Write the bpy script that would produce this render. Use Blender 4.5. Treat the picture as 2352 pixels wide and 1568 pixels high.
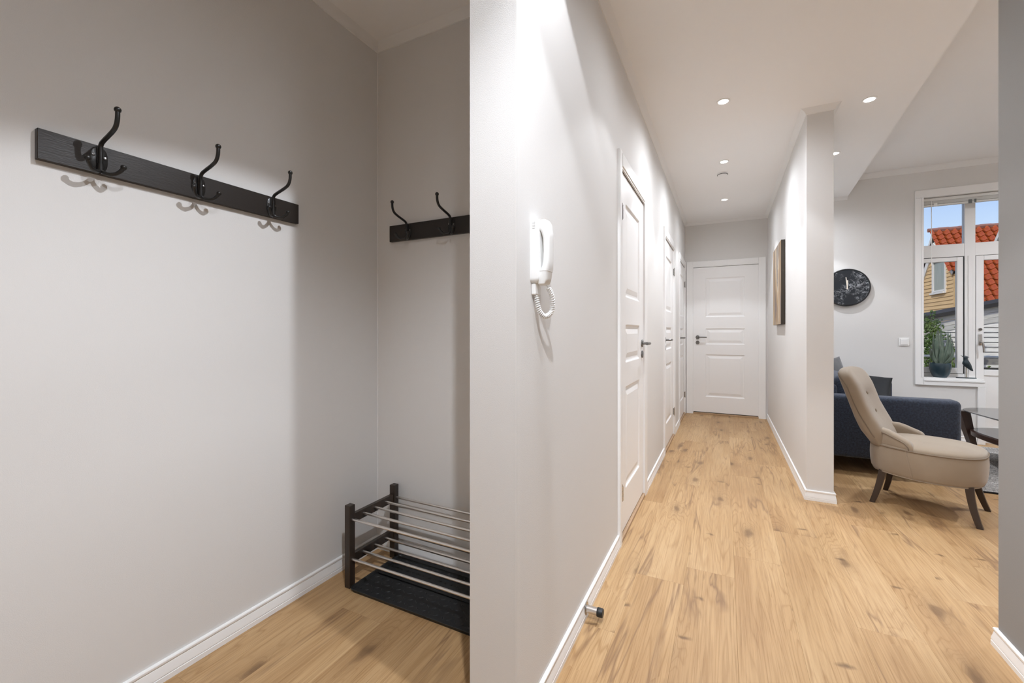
import bpy, bmesh, math, random
from mathutils import Vector, Matrix, noise

for o in list(bpy.data.objects):
    bpy.data.objects.remove(o, do_unlink=True)
SC = bpy.context.scene
COL = SC.collection
R = math.radians
PI = math.pi

# ------------------------------------------------------------------ camera
CAM_H = 1.155
cam = bpy.data.cameras.new('camera')
cam.sensor_width = 36.0
cam.lens = 978.23 / 2352.0 * 36.0
cam.shift_y = -0.0100
cam.clip_start = 0.02
cam.clip_end = 400
camo = bpy.data.objects.new('camera', cam)
camo.location = (0, 0, CAM_H)
camo.rotation_euler = (R(90), 0, R(26.60))
COL.objects.link(camo)
SC.camera = camo

# ------------------------------------------------------------------ view, world, sun
SC.view_settings.view_transform = 'Standard'
SC.view_settings.look = 'None'
SC.view_settings.exposure = 0.0
SC.view_settings.gamma = 1.0
SC.view_settings.use_curve_mapping = False
SC.cycles.max_bounces = 10
SC.cycles.diffuse_bounces = 8
SC.cycles.glossy_bounces = 2
SC.cycles.transparent_max_bounces = 8
SC.cycles.use_denoising = True
SC.cycles.use_light_tree = False
SC.cycles.sample_clamp_indirect = 6.0

world = bpy.data.worlds.new('sky')
SC.world = world
world.use_nodes = True
wn = world.node_tree
wn.nodes.clear()
w_out = wn.nodes.new('ShaderNodeOutputWorld')
w_bg = wn.nodes.new('ShaderNodeBackground')
w_sky = wn.nodes.new('ShaderNodeTexSky')
w_sky.sky_type = 'NISHITA'
w_sky.sun_disc = False
w_sky.sun_elevation = R(38)
w_sky.sun_rotation = R(215)
w_sky.air_density = 1.6
w_sky.dust_density = 0.6
w_sky.ozone_density = 2.2
w_bg.inputs['Strength'].default_value = 0.13
w_tint = wn.nodes.new('ShaderNodeMix'); w_tint.data_type = 'RGBA'; w_tint.blend_type = 'MULTIPLY'
w_tint.inputs[0].default_value = 1.0
w_tint.inputs[7].default_value = (0.95, 0.90, 1.16, 1)
wn.links.new(w_sky.outputs[0], w_tint.inputs[6])
wn.links.new(w_tint.outputs[2], w_bg.inputs[0])
wn.links.new(w_bg.outputs[0], w_out.inputs[0])

sun = bpy.data.lights.new('sun', 'SUN')
sun.energy = 2.6
sun.angle = R(0.6)
sun.color = (1.0, 0.95, 0.86)
suno = bpy.data.objects.new('sun', sun)
suno.location = (-8, -6, 20)
suno.rotation_euler = Vector((0.50, 0.58, -0.64)).to_track_quat('-Z', 'Y').to_euler()
COL.objects.link(suno)

LAMP_W = 34.0
SPILL_W = 50.0
LAMP_COL = (0.94, 0.985, 1.06)

# ------------------------------------------------------------------ plan (metres; corridor runs along +Y)
H = 2.676          # low ceiling
H2 = 2.885         # living room ceiling
XL = -0.514        # corridor left wall face
XLB = -0.665       # back of that wall, inside the nook
YP = 1.054         # its near end
XN = -1.667        # nook wall with the coat rack
YN = 1.720         # nook back wall
XR = 0.500         # corridor right wall
XRB = 0.652        # its living room side
YF = 3.528         # its near end
YE = 6.512         # corridor end wall
YW = 6.020         # living room far wall
XF = 0.892         # wall at the right edge of the picture
YR = 2.186         # where that wall ends
YB = -1.50         # wall behind the camera
XE = 4.20          # living room right wall

# ------------------------------------------------------------------ helpers
def nodes_of(m):
    m.use_nodes = True
    return m.node_tree.nodes, m.node_tree.links

def mat(name, col, rough=0.5, metal=0.0, bump=None, spec=0.5, var=None, sheen=0.0, coat=0.0):
    m = bpy.data.materials.new(name)
    n, l = nodes_of(m)
    b = n['Principled BSDF']
    b.inputs['Base Color'].default_value = (*col, 1)
    b.inputs['Roughness'].default_value = rough
    b.inputs['Metallic'].default_value = metal
    b.inputs['Specular IOR Level'].default_value = spec
    if sheen:
        b.inputs['Sheen Weight'].default_value = sheen
    if coat:
        b.inputs['Coat Weight'].default_value = coat
    tc = None
    if bump or var:
        tc = n.new('ShaderNodeTexCoord')
    if bump:
        sc, st = bump[0], bump[1]
        mp = n.new('ShaderNodeMapping')
        mp.inputs['Scale'].default_value = bump[2] if len(bump) > 2 else (1, 1, 1)
        t = n.new('ShaderNodeTexNoise')
        t.inputs['Scale'].default_value = sc
        t.inputs['Detail'].default_value = 1
        bp = n.new('ShaderNodeBump')
        bp.inputs['Strength'].default_value = st
        bp.inputs['Distance'].default_value = 0.002
        l.new(tc.outputs['Object'], mp.inputs[0])
        l.new(mp.outputs[0], t.inputs['Vector'])
        l.new(t.outputs[0], bp.inputs['Height'])
        l.new(bp.outputs[0], b.inputs['Normal'])
    if var:
        sc, c2, lo, hi = var[0], var[1], var[2], var[3]
        mp = n.new('ShaderNodeMapping')
        mp.inputs['Scale'].default_value = var[4] if len(var) > 4 else (1, 1, 1)
        t = n.new('ShaderNodeTexNoise')
        t.inputs['Scale'].default_value = sc
        t.inputs['Detail'].default_value = 5
        rmp = n.new('ShaderNodeValToRGB')
        rmp.color_ramp.elements[0].position = lo
        rmp.color_ramp.elements[1].position = hi
        rmp.color_ramp.elements[0].color = (*col, 1)
        rmp.color_ramp.elements[1].color = (*c2, 1)
        l.new(tc.outputs['Object'], mp.inputs[0])
        l.new(mp.outputs[0], t.inputs['Vector'])
        l.new(t.outputs[0], rmp.inputs[0])
        l.new(rmp.outputs[0], b.inputs['Base Color'])
    return m

class MB:
    """collects geometry for ONE mesh object"""
    def __init__(self):
        self.v = []
        self.f = []
    def add(self, vs, fs):
        k = len(self.v)
        self.v += [tuple(p) for p in vs]
        self.f += [tuple(i + k for i in f) for f in fs]
        return self
    def box(self, x0, x1, y0, y1, z0, z1, bev=0.0, seg=2):
        if x0 > x1: x0, x1 = x1, x0
        if y0 > y1: y0, y1 = y1, y0
        if z0 > z1: z0, z1 = z1, z0
        vs = [(x0,y0,z0),(x1,y0,z0),(x1,y1,z0),(x0,y1,z0),(x0,y0,z1),(x1,y0,z1),(x1,y1,z1),(x0,y1,z1)]
        fs = [(0,3,2,1),(4,5,6,7),(0,1,5,4),(1,2,6,5),(2,3,7,6),(3,0,4,7)]
        if not bev:
            return self.add(vs, fs)
        bm = bmesh.new()
        bv = [bm.verts.new(p) for p in vs]
        for f in fs:
            bm.faces.new([bv[i] for i in f])
        bmesh.ops.bevel(bm, geom=bm.edges[:], offset=bev, segments=seg, profile=0.5, affect='EDGES')
        bm.verts.index_update()
        self.add([v.co[:] for v in bm.verts], [[v.index for v in f.verts] for f in bm.faces])
        bm.free()
        return self
    def ring_loft(self, rings, cap0=True, cap1=True, closed=True):
        n = len(rings[0])
        k = len(self.v)
        for r in rings:
            self.v += [tuple(p) for p in r]
        for i in range(len(rings) - 1):
            for j in range(n if closed else n - 1):
                a = k + i*n + j
                b = k + i*n + (j+1) % n
                self.f.append((a, b, b + n, a + n))
        if cap0:
            self.f.append(tuple(k + j for j in range(n))[::-1])
        if cap1:
            self.f.append(tuple(k + (len(rings)-1)*n + j for j in range(n)))
        return self
    def tube(self, pts, rad, n=10, cap=True, closed=False, flat=None):
        pts = [Vector(p) for p in pts]
        m = len(pts)
        rads = rad if isinstance(rad, (list, tuple)) else [rad]*m
        rings = []
        up = None
        for i, p in enumerate(pts):
            if closed:
                t = (pts[(i+1) % m] - pts[(i-1) % m]).normalized()
            else:
                t = (pts[min(i+1, m-1)] - pts[max(i-1, 0)]).normalized()
            if up is None:
                up = t.orthogonal().normalized()
            else:
                up = (up - t*up.dot(t))
                up = up.normalized() if up.length > 1e-6 else t.orthogonal().normalized()
            s = t.cross(up)
            rings.append([p + (up*math.cos(2*PI*j/n) + s*math.sin(2*PI*j/n))*rads[i] for j in range(n)])
        if closed:
            k = len(self.v)
            for r in rings: self.v += [tuple(q) for q in r]
            for i in range(m):
                i2 = (i+1) % m
                for j in range(n):
                    j2 = (j+1) % n
                    self.f.append((k+i*n+j, k+i*n+j2, k+i2*n+j2, k+i2*n+j))
            return self
        return self.ring_loft(rings, cap, cap)
    def lathe(self, prof, n=24, c=(0,0,0), axis='z'):
        rings = []
        for r, z in prof:
            ring = []
            for j in range(n):
                a = 2*PI*j/n
                x, y = r*math.cos(a), r*math.sin(a)
                if axis == 'z': q = (c[0]+x, c[1]+y, c[2]+z)
                elif axis == 'x': q = (c[0]+z, c[1]+x, c[2]+y)
                else: q = (c[0]+y, c[1]+z, c[2]+x)
                ring.append(q)
            rings.append(ring)
        return self.ring_loft(rings)
    def ball(self, c, r, n=12, sc=(1,1,1)):
        prof = []
        m = n//2
        rings = []
        for i in range(1, m):
            a = PI*i/m
            rings.append([(c[0]+r*sc[0]*math.sin(a)*math.cos(2*PI*j/n), c[1]+r*sc[1]*math.sin(a)*math.sin(2*PI*j/n), c[2]-r*sc[2]*math.cos(a)) for j in range(n)])
        return self.ring_loft(rings)
    def sweep(self, path, prof, side=-1):
        """sweep profile [(distance from wall, z)] along an XY polyline; side -1: room on the right of the path"""
        pts = [Vector((p[0], p[1])) for p in path]
        m = len(pts)
        dirs = [(pts[i+1]-pts[i]).normalized() for i in range(m-1)]
        def nrm(d): return Vector((-d.y, d.x))*(1 if side > 0 else -1)
        rings = []
        for i in range(m):
            if i == 0: off = nrm(dirs[0])
            elif i == m-1: off = nrm(dirs[-1])
            else:
                n1, n2 = nrm(dirs[i-1]), nrm(dirs[i])
                off = (n1+n2)/(1+n1.dot(n2))
            rings.append([(pts[i].x+off.x*d, pts[i].y+off.y*d, z) for d, z in prof])
        return self.ring_loft(rings)
    def prism(self, poly, z0, z1):
        n = len(poly)
        vs = [(p[0], p[1], z0) for p in poly] + [(p[0], p[1], z1) for p in poly]
        fs = [tuple(range(n))[::-1], tuple(range(n, 2*n))] + [(i, (i+1) % n, n+(i+1) % n, n+i) for i in range(n)]
        return self.add(vs, fs)
    def mesh(self, name, m, smooth=None):
        me = bpy.data.meshes.new(name)
        me.from_pydata(self.v, [], self.f)
        bm = bmesh.new(); bm.from_mesh(me)
        bmesh.ops.recalc_face_normals(bm, faces=bm.faces[:])
        bm.to_mesh(me); bm.free()
        if m: me.materials.append(m)
        if smooth:
            me.polygons.foreach_set('use_smooth', [True]*len(me.polygons))
            me.set_sharp_from_angle(angle=R(smooth))
        me.update()
        return me
    def build(self, name, m, parent=None, smooth=None, loc=None, rot=None):
        o = bpy.data.objects.new(name, self.mesh(name, m, smooth))
        COL.objects.link(o)
        if parent: o.parent = parent
        if loc: o.location = loc
        if rot: o.rotation_euler = rot
        return o

def tag(o, label=None, cat=None, group=None, kind=None):
    if label: o['label'] = label
    if cat: o['category'] = cat
    if group: o['group'] = group
    if kind: o['kind'] = kind
    return o

def thing(name, loc, label, cat, rz=0.0, group=None, kind=None):
    o = bpy.data.objects.new(name, None)
    o.empty_display_size = 0.1
    COL.objects.link(o)
    o.location = loc
    o.rotation_euler = (0, 0, rz)
    return tag(o, label, cat, group, kind)

def struct(o, label):
    o['kind'] = 'structure'
    o['label'] = label
    return o

def copy_part(src, parent, loc=None, rot=None):
    c = src.copy(); COL.objects.link(c); c.parent = parent
    if loc is not None: c.location = loc
    if rot is not None: c.rotation_euler = rot
    return c

def catmull(pts, k=6, closed=False):
    P = [Vector(p) for p in pts]
    n = len(P); out = []
    rng = range(n if closed else n-1)
    for i in rng:
        if closed:
            a, b, c, d = P[(i-1) % n], P[i], P[(i+1) % n], P[(i+2) % n]
        else:
            a, b, c, d = P[max(i-1, 0)], P[i], P[i+1], P[min(i+2, n-1)]
        for j in range(k):
            t = j/k
            out.append(0.5*((2*b)+(c-a)*t+(2*a-5*b+4*c-d)*t*t+(3*b-a-3*c+d)*t**3))
    if not closed: out.append(P[-1].copy())
    return out

def interp(tab, x):
    if x <= tab[0][0]: return tab[0][1]
    for (a, b), (c, d) in zip(tab, tab[1:]):
        if x <= c: return b+(d-b)*(x-a)/(c-a)
    return tab[-1][1]

# ------------------------------------------------------------------ materials
M = {}
M['wall'] = mat('wall_paint', (0.70, 0.688, 0.672), 0.75, bump=(520, 0.18), spec=0.3)
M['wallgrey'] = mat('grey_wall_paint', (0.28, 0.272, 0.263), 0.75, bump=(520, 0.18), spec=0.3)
M['ceil'] = mat('ceiling_paint', (0.86, 0.855, 0.85), 0.85, spec=0.2)
M['white'] = mat('white_gloss_paint', (0.85, 0.85, 0.845), 0.32)
M['crown'] = mat('white_cove_paint', (0.78, 0.775, 0.765), 0.6)
M['door'] = mat('door_paint', (0.85, 0.845, 0.84), 0.38)
M['rail'] = mat('black_brown_wood', (0.020, 0.015, 0.012), 0.42, bump=(60, 0.15, (1, 8, 8)))
M['rackwood'] = mat('dark_stained_wood', (0.022, 0.016, 0.012), 0.38, var=(30, (0.055, 0.034, 0.022), 0.35, 0.75, (1, 1, 0.08)))
M['hook'] = mat('black_iron', (0.012, 0.011, 0.010), 0.32)
M['steel'] = mat('brushed_steel', (0.72, 0.69, 0.66), 0.28, 1.0)
M['chrome'] = mat('chrome', (0.55, 0.54, 0.53), 0.2, 1.0)
M['handle'] = mat('satin_nickel', (0.21, 0.205, 0.20), 0.33, 1.0)
M['rubber'] = mat('black_rubber', (0.010, 0.011, 0.012), 0.5, bump=(90, 0.3))
M['plastic'] = mat('white_plastic', (0.82, 0.82, 0.81), 0.3)
M['plastic2'] = mat('light_grey_plastic', (0.66, 0.66, 0.65), 0.4)
M['thresh'] = mat('oak_threshold', (0.46, 0.31, 0.19), 0.5, var=(40, (0.36, 0.23, 0.13), 0.4, 0.7, (12, 12, 0.6)))
M['gap'] = mat('dark_gap', (0.03, 0.028, 0.026), 0.9)
M['fabric'] = mat('beige_velvet', (0.275, 0.212, 0.148), 0.75, bump=(900, 0.25), sheen=0.3, var=(6, (0.315, 0.25, 0.18), 0.3, 0.7))
M['piping'] = mat('beige_piping', (0.20, 0.15, 0.105), 0.8)
M['leg'] = mat('dark_walnut', (0.040, 0.024, 0.016), 0.35)
M['sofa'] = mat('navy_wool', (0.014, 0.021, 0.038), 0.9, bump=(300, 1.0), sheen=0.2, var=(85, (0.038, 0.052, 0.086), 0.35, 0.7))
M['cushion'] = mat('charcoal_satin', (0.008, 0.009, 0.011), 0.6, bump=(35, 0.5), spec=0.25)
M['greyc'] = mat('grey_velvet', (0.045, 0.047, 0.052), 0.7, sheen=0.3)
M['tabletop'] = mat('polished_dark_top', (0.10, 0.095, 0.09), 0.08, spec=0.8)
M['tablewood'] = mat('table_walnut', (0.055, 0.028, 0.020), 0.3)
M['rug'] = mat('grey_woven_rug', (0.50, 0.48, 0.46), 0.95, bump=(240, 1.0), var=(120, (0.24, 0.23, 0.22), 0.4, 0.65))
M['pot'] = mat('blue_grey_ceramic', (0.020, 0.038, 0.050), 0.22, var=(9, (0.035, 0.07, 0.09), 0.35, 0.75))
M['soil'] = mat('potting_soil', (0.03, 0.022, 0.016), 0.95)
M['aloe'] = mat('aloe_leaf', (0.085, 0.13, 0.095), 0.45, var=(14, (0.17, 0.21, 0.17), 0.35, 0.7, (3, 3, 1)))
M['bird'] = mat('dark_teal_carved_wood', (0.012, 0.022, 0.030), 0.4, var=(20, (0.03, 0.05, 0.06), 0.4, 0.7))
M['birdrod'] = mat('brass_rod', (0.45, 0.40, 0.30), 0.35, 0.8)
M['blind'] = mat('aluminium_blind', (0.74, 0.74, 0.72), 0.3)
M['clip'] = mat('grey_bracket', (0.12, 0.13, 0.13), 0.4)
M['dark'] = mat('black_edge', (0.010, 0.010, 0.011), 0.35)
M['hand'] = mat('clock_hand', (0.78, 0.72, 0.62), 0.35)
M['canvas_side'] = mat('canvas_edge', (0.028, 0.020, 0.012), 0.7, var=(7, (0.10, 0.075, 0.045), 0.62, 0.85))
M['clap'] = mat('yellow_clapboard', (0.66, 0.455, 0.225), 0.7, var=(3, (0.58, 0.39, 0.19), 0.4, 0.7, (1, 0.2, 3)))
M['housewhite'] = mat('house_white', (0.70, 0.69, 0.66), 0.6)
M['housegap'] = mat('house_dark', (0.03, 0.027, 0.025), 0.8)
M['houseglass'] = mat('curtained_glass', (0.28, 0.31, 0.29), 0.25, var=(3, (0.22, 0.26, 0.24), 0.4, 0.6, (1, 8, 0.3)))
M['tile'] = mat('orange_glazed_tile', (0.33, 0.047, 0.008), 0.25, var=(5, (0.48, 0.125, 0.026), 0.35, 0.7), coat=0.35)
M['tilecap'] = mat('ridge_tile', (0.34, 0.16, 0.12), 0.7)
M['shed'] = mat('weathered_board', (0.80, 0.77, 0.70), 0.8, var=(6, (0.46, 0.42, 0.36), 0.50, 0.80, (0.8, 1, 9)))
M['shedlow'] = mat('grey_weathered_wall', (0.25, 0.235, 0.21), 0.85, var=(4, (0.17, 0.155, 0.135), 0.4, 0.7, (1, 1, 5)))
M['leafg'] = mat('ivy_leaf', (0.045, 0.095, 0.012), 0.5, var=(2.5, (0.17, 0.24, 0.04), 0.4, 0.7))
M['bark'] = mat('bark', (0.10, 0.07, 0.045), 0.9)
M['ground'] = mat('yard_ground', (0.16, 0.15, 0.12), 0.95)
M['grey2'] = mat('dark_green_cladding', (0.09, 0.105, 0.09), 0.8)
M['orchid'] = mat('dark_leaf', (0.015, 0.018, 0.012), 0.4)
M['petal'] = mat('white_petal', (0.8, 0.78, 0.74), 0.5)
M['vase'] = mat('white_vase', (0.75, 0.74, 0.72), 0.3)

def glass_mat():
    m = bpy.data.materials.new('window_glass')
    n, l = nodes_of(m)
    n.clear()
    out = n.new('ShaderNodeOutputMaterial')
    tr = n.new('ShaderNodeBsdfTransparent')
    tr.inputs[0].default_value = (0.97, 0.985, 0.98, 1)
    gl = n.new('ShaderNodeBsdfGlossy')
    gl.inputs['Roughness'].default_value = 0.01
    fr = n.new('ShaderNodeFresnel')
    fr.inputs[0].default_value = 1.25
    mx = n.new('ShaderNodeMixShader')
    l.new(fr.outputs[0], mx.inputs[0]); l.new(tr.outputs[0], mx.inputs[1]); l.new(gl.outputs[0], mx.inputs[2])
    l.new(mx.outputs[0], out.inputs[0])
    return m
M['glass'] = glass_mat()

def lamp_mat():
    m = bpy.data.materials.new('lit_lens')
    n, l = nodes_of(m)
    b = n['Principled BSDF']
    b.inputs['Emission Color'].default_value = (1.0, 0.95, 0.88, 1)
    b.inputs['Emission Strength'].default_value = 9.0
    return m
M['lens'] = lamp_mat()
M['lens'].cycles.emission_sampling = 'NONE'   # the bulbs below carry the light, the lens only glows

def floor_mat():
    m = bpy.data.materials.new('oak_laminate')
    n, l = nodes_of(m)
    b = n['Principled BSDF']
    tc = n.new('ShaderNodeTexCoord'); oi = n.new('ShaderNodeObjectInfo')
    def math_(op, a, c=None):
        x = n.new('ShaderNodeMath'); x.operation = op
        for i, q in enumerate((a, c)):
            if q is None: continue
            if isinstance(q, (int, float)): x.inputs[i].default_value = q
            else: l.new(q, x.inputs[i])
        return x.outputs[0]
    offs = n.new('ShaderNodeVectorMath'); offs.operation = 'SCALE'
    offs.inputs[0].default_value = (17.3, 41.7, 9.1)
    l.new(oi.outputs['Random'], offs.inputs['Scale'])
    add = n.new('ShaderNodeVectorMath'); add.operation = 'ADD'
    l.new(tc.outputs['Object'], add.inputs[0]); l.new(offs.outputs[0], add.inputs[1])
    def mapped(s):
        mp = n.new('ShaderNodeMapping'); mp.inputs['Scale'].default_value = s
        l.new(add.outputs[0], mp.inputs[0]); return mp.outputs[0]
    def nz(vec, scale, detail=2, rough=0.5, dist=0.0):
        t = n.new('ShaderNodeTexNoise'); t.inputs['Scale'].default_value = scale
        t.inputs['Detail'].default_value = detail; t.inputs['Roughness'].default_value = rough
        t.inputs['Distortion'].default_value = dist
        l.new(vec, t.inputs['Vector']); return t.outputs[0]
    def ramp(v, pts):
        r = n.new('ShaderNodeValToRGB')
        e = r.color_ramp.elements
        e[0].position, e[0].color = pts[0][0], (*pts[0][1], 1)
        e[1].position, e[1].color = pts[-1][0], (*pts[-1][1], 1)
        for p, c in pts[1:-1]:
            x = e.new(p); x.color = (*c, 1)
        l.new(v, r.inputs[0]); return r.outputs[0]
    def mixc(f, a, c, mode='MIX'):
        x = n.new('ShaderNodeMix'); x.data_type = 'RGBA'; x.blend_type = mode
        for s, q in ((x.inputs[0], f), (x.inputs[6], a), (x.inputs[7], c)):
            if isinstance(q, (int, float)): s.default_value = q
            elif isinstance(q, tuple): s.default_value = (*q, 1)
            else: l.new(q, s)
        return x.outputs[2]
    # knots: sparse voronoi cells, stretched along the plank
    vk = n.new('ShaderNodeTexVoronoi'); vk.voronoi_dimensions = '2D'; vk.inputs['Scale'].default_value = 1.0
    vk.inputs['Randomness'].default_value = 1.0
    warp = nz(mapped((5, 3, 1)), 3.0, 2)
    kv = n.new('ShaderNodeVectorMath'); kv.operation = 'ADD'
    wv = n.new('ShaderNodeVectorMath'); wv.operation = 'SCALE'; wv.inputs['Scale'].default_value = 0.22
    cmb = n.new('ShaderNodeCombineXYZ'); l.new(warp, cmb.inputs[0]); l.new(warp, cmb.inputs[1])
    l.new(cmb.outputs[0], wv.inputs[0])
    l.new(mapped((5.2, 2.0, 0.0)), kv.inputs[0]); l.new(wv.outputs[0], kv.inputs[1])
    l.new(kv.outputs[0], vk.inputs['Vector'])
    sepc = n.new('ShaderNodeSeparateColor'); l.new(vk.outputs['Color'], sepc.inputs[0])
    on = math_('GREATER_THAN', sepc.outputs[0], 0.66)
    kd = vk.outputs['Distance']
    # growth-ring contours that swirl around the knots
    base = nz(mapped((6.5, 0.42, 1.0)), 1.0, 2, 0.45, 0.2)
    swirl = math_('MULTIPLY', math_('MULTIPLY', on, math_('POWER', 2.718, math_('MULTIPLY', kd, -5.0))), 0.35)
    ringv = math_('ADD', base, swirl)
    rings = math_('FRACT', math_('MULTIPLY', ringv, 26.0))
    rings = math_('ABSOLUTE', math_('SUBTRACT', rings, 0.5))
    fiber = nz(mapped((210, 4.0, 1)), 1.0, 4, 0.65)
    fiber2 = nz(mapped((48, 1.6, 1)), 1.0, 3, 0.6)
    tone = nz(mapped((3.2, 0.6, 1)), 1.0, 3, 0.55)
    c0 = ramp(tone, [(0.28, (0.375, 0.225, 0.105)), (0.50, (0.465, 0.300, 0.150)), (0.72, (0.555, 0.385, 0.215))])
    ringm = ramp(rings, [(0.0, (0.80, 0.74, 0.66)), (0.16, (1, 1, 1)), (0.5, (1.04, 1.04, 1.04))])
    rgate = ramp(nz(mapped((2.6, 0.8, 1)), 1.7, 2), [(0.36, (0.15, 0.15, 0.15)), (0.62, (1, 1, 1))])
    c1 = mixc(rgate, c0, ringm, 'MULTIPLY')
    f1 = ramp(fiber, [(0.30, (0.70, 0.63, 0.54)), (0.52, (1.0, 1.0, 1.0)), (0.8, (1.10, 1.10, 1.10))])
    c2 = mixc(0.80, c1, f1, 'MULTIPLY')
    f2 = ramp(fiber2, [(0.30, (0.84, 0.79, 0.72)), (0.6, (1.03, 1.03, 1.03))])
    c3 = mixc(0.6, c2, f2, 'MULTIPLY')
    # knots
    kmask = ramp(kd, [(0.045, (1, 1, 1)), (0.085, (0.72, 0.72, 0.72)), (0.125, (0.26, 0.26, 0.26)), (0.22, (0.10, 0.10, 0.10)), (0.40, (0, 0, 0))])
    km = n.new('ShaderNodeMath'); km.operation = 'MULTIPLY'
    l.new(kmask, km.inputs[0]); l.new(on, km.inputs[1])
    kml = n.new('ShaderNodeMath'); kml.operation = 'MULTIPLY'; kml.inputs[1].default_value = 0.70
    l.new(km.outputs[0], kml.inputs[0])
    c4 = mixc(kml.outputs[0], c3, (0.115, 0.060, 0.028))
    # fine dark cracks
    ck = nz(mapped((7.5, 0.9, 1)), 1.0, 3, 0.55, 0.6)
    ckl = math_('ABSOLUTE', math_('SUBTRACT', ck, 0.5))
    ckm = ramp(ckl, [(0.0, (1, 1, 1)), (0.010, (0.6, 0.6, 0.6)), (0.030, (0, 0, 0))])
    gate = ramp(nz(mapped((3.0, 1.1, 1)), 1.3, 1), [(0.50, (0, 0, 0)), (0.60, (1, 1, 1))])
    cg = n.new('ShaderNodeMath'); cg.operation = 'MULTIPLY'
    l.new(ckm, cg.inputs[0]); l.new(gate, cg.inputs[1])
    cg2 = n.new('ShaderNodeMath'); cg2.operation = 'MULTIPLY'; cg2.inputs[1].default_value = 0.75
    l.new(cg.outputs[0], cg2.inputs[0])
    c5 = mixc(cg2.outputs[0], c4, (0.20, 0.11, 0.055))
    # short dark flecks lying across and along the grain
    v2 = n.new('ShaderNodeTexVoronoi'); v2.voronoi_dimensions = '2D'; v2.inputs['Scale'].default_value = 1.0
    fv = n.new('ShaderNodeVectorMath'); fv.operation = 'ADD'
    wv2 = n.new('ShaderNodeVectorMath'); wv2.operation = 'SCALE'; wv2.inputs['Scale'].default_value = 0.5
    l.new(cmb.outputs[0], wv2.inputs[0])
    l.new(mapped((4.4, 7.5, 0.0)), fv.inputs[0]); l.new(wv2.outputs[0], fv.inputs[1])
    l.new(fv.outputs[0], v2.inputs['Vector'])
    sp2 = n.new('ShaderNodeSeparateColor'); l.new(v2.outputs['Color'], sp2.inputs[0])
    on2 = math_('GREATER_THAN', sp2.outputs[1], 0.86)
    fm = ramp(v2.outputs['Distance'], [(0.03, (1, 1, 1)), (0.07, (0.5, 0.5, 0.5)), (0.13, (0, 0, 0))])
    fmm = math_('MULTIPLY', math_('MULTIPLY', fm, on2), 0.75)
    c5 = mixc(fmm, c5, (0.11, 0.058, 0.027))
    # plank to plank
    pl = ramp(oi.outputs['Random'], [(0.0, (0.97, 0.96, 0.94)), (1.0, (1.03, 1.03, 1.02))])
    c6 = mixc(1.0, c5, pl, 'MULTIPLY')
    l.new(c6, b.inputs['Base Color'])
    rr = math_('ADD', 0.36, math_('MULTIPLY', fiber, 0.18))
    l.new(rr, b.inputs['Roughness'])
    b.inputs['Specular IOR Level'].default_value = 0.4
    bp = n.new('ShaderNodeBump'); bp.inputs['Strength'].default_value = 0.25; bp.inputs['Distance'].default_value = 0.0012
    l.new(fiber, bp.inputs['Height']); l.new(bp.outputs[0], b.inputs['Normal'])
    return m
M['floor'] = floor_mat()

def marble_mat():
    m = bpy.data.materials.new('black_marble')
    n, l = nodes_of(m)
    b = n['Principled BSDF']
    tc = n.new('ShaderNodeTexCoord')
    def line(scale, dist, w, seedz):
        mp = n.new('ShaderNodeMapping'); mp.inputs['Location'].default_value = (0, 0, seedz)
        l.new(tc.outputs['Object'], mp.inputs[0])
        t = n.new('ShaderNodeTexNoise'); t.inputs['Scale'].default_value = scale
        t.inputs['Detail'].default_value = 6; t.inputs['Roughness'].default_value = 0.62; t.inputs['Distortion'].default_value = dist
        l.new(mp.outputs[0], t.inputs['Vector'])
        s = n.new('ShaderNodeMath'); s.operation = 'SUBTRACT'; s.inputs[1].default_value = 0.5
        a = n.new('ShaderNodeMath'); a.operation = 'ABSOLUTE'
        l.new(t.outputs[0], s.inputs[0]); l.new(s.outputs[0], a.inputs[0])
        r = n.new('ShaderNodeValToRGB')
        r.color_ramp.elements[0].position = 0; r.color_ramp.elements[0].color = (1, 1, 1, 1)
        r.color_ramp.elements[1].position = w; r.color_ramp.elements[1].color = (0, 0, 0, 1)
        l.new(a.outputs[0], r.inputs[0]); return r.outputs[0]
    v1 = line(7, 0.4, 0.016, 3.1); v2 = line(22, 0.3, 0.022, 8.7)
    g = n.new('ShaderNodeTexNoise'); g.inputs['Scale'].default_value = 7
    l.new(tc.outputs['Object'], g.inputs['Vector'])
    gr = n.new('ShaderNodeValToRGB'); gr.color_ramp.elements[0].position = 0.44; gr.color_ramp.elements[1].position = 0.66
    l.new(g.outputs[0], gr.inputs[0])
    ad = n.new('ShaderNodeMath'); ad.operation = 'MAXIMUM'; l.new(v1, ad.inputs[0]); l.new(v2, ad.inputs[1])
    mu = n.new('ShaderNodeMath'); mu.operation = 'MULTIPLY'; l.new(ad.outputs[0], mu.inputs[0]); l.new(gr.outputs[0], mu.inputs[1])
    mx = n.new('ShaderNodeMix'); mx.data_type = 'RGBA'
    mx.inputs[6].default_value = (0.012, 0.015, 0.020, 1); mx.inputs[7].default_value = (0.45, 0.47, 0.50, 1)
    l.new(mu.outputs[0], mx.inputs[0]); l.new(mx.outputs[2], b.inputs['Base Color'])
    b.inputs['Roughness'].default_value = 0.12
    return m
M['marble'] = marble_mat()

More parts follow.
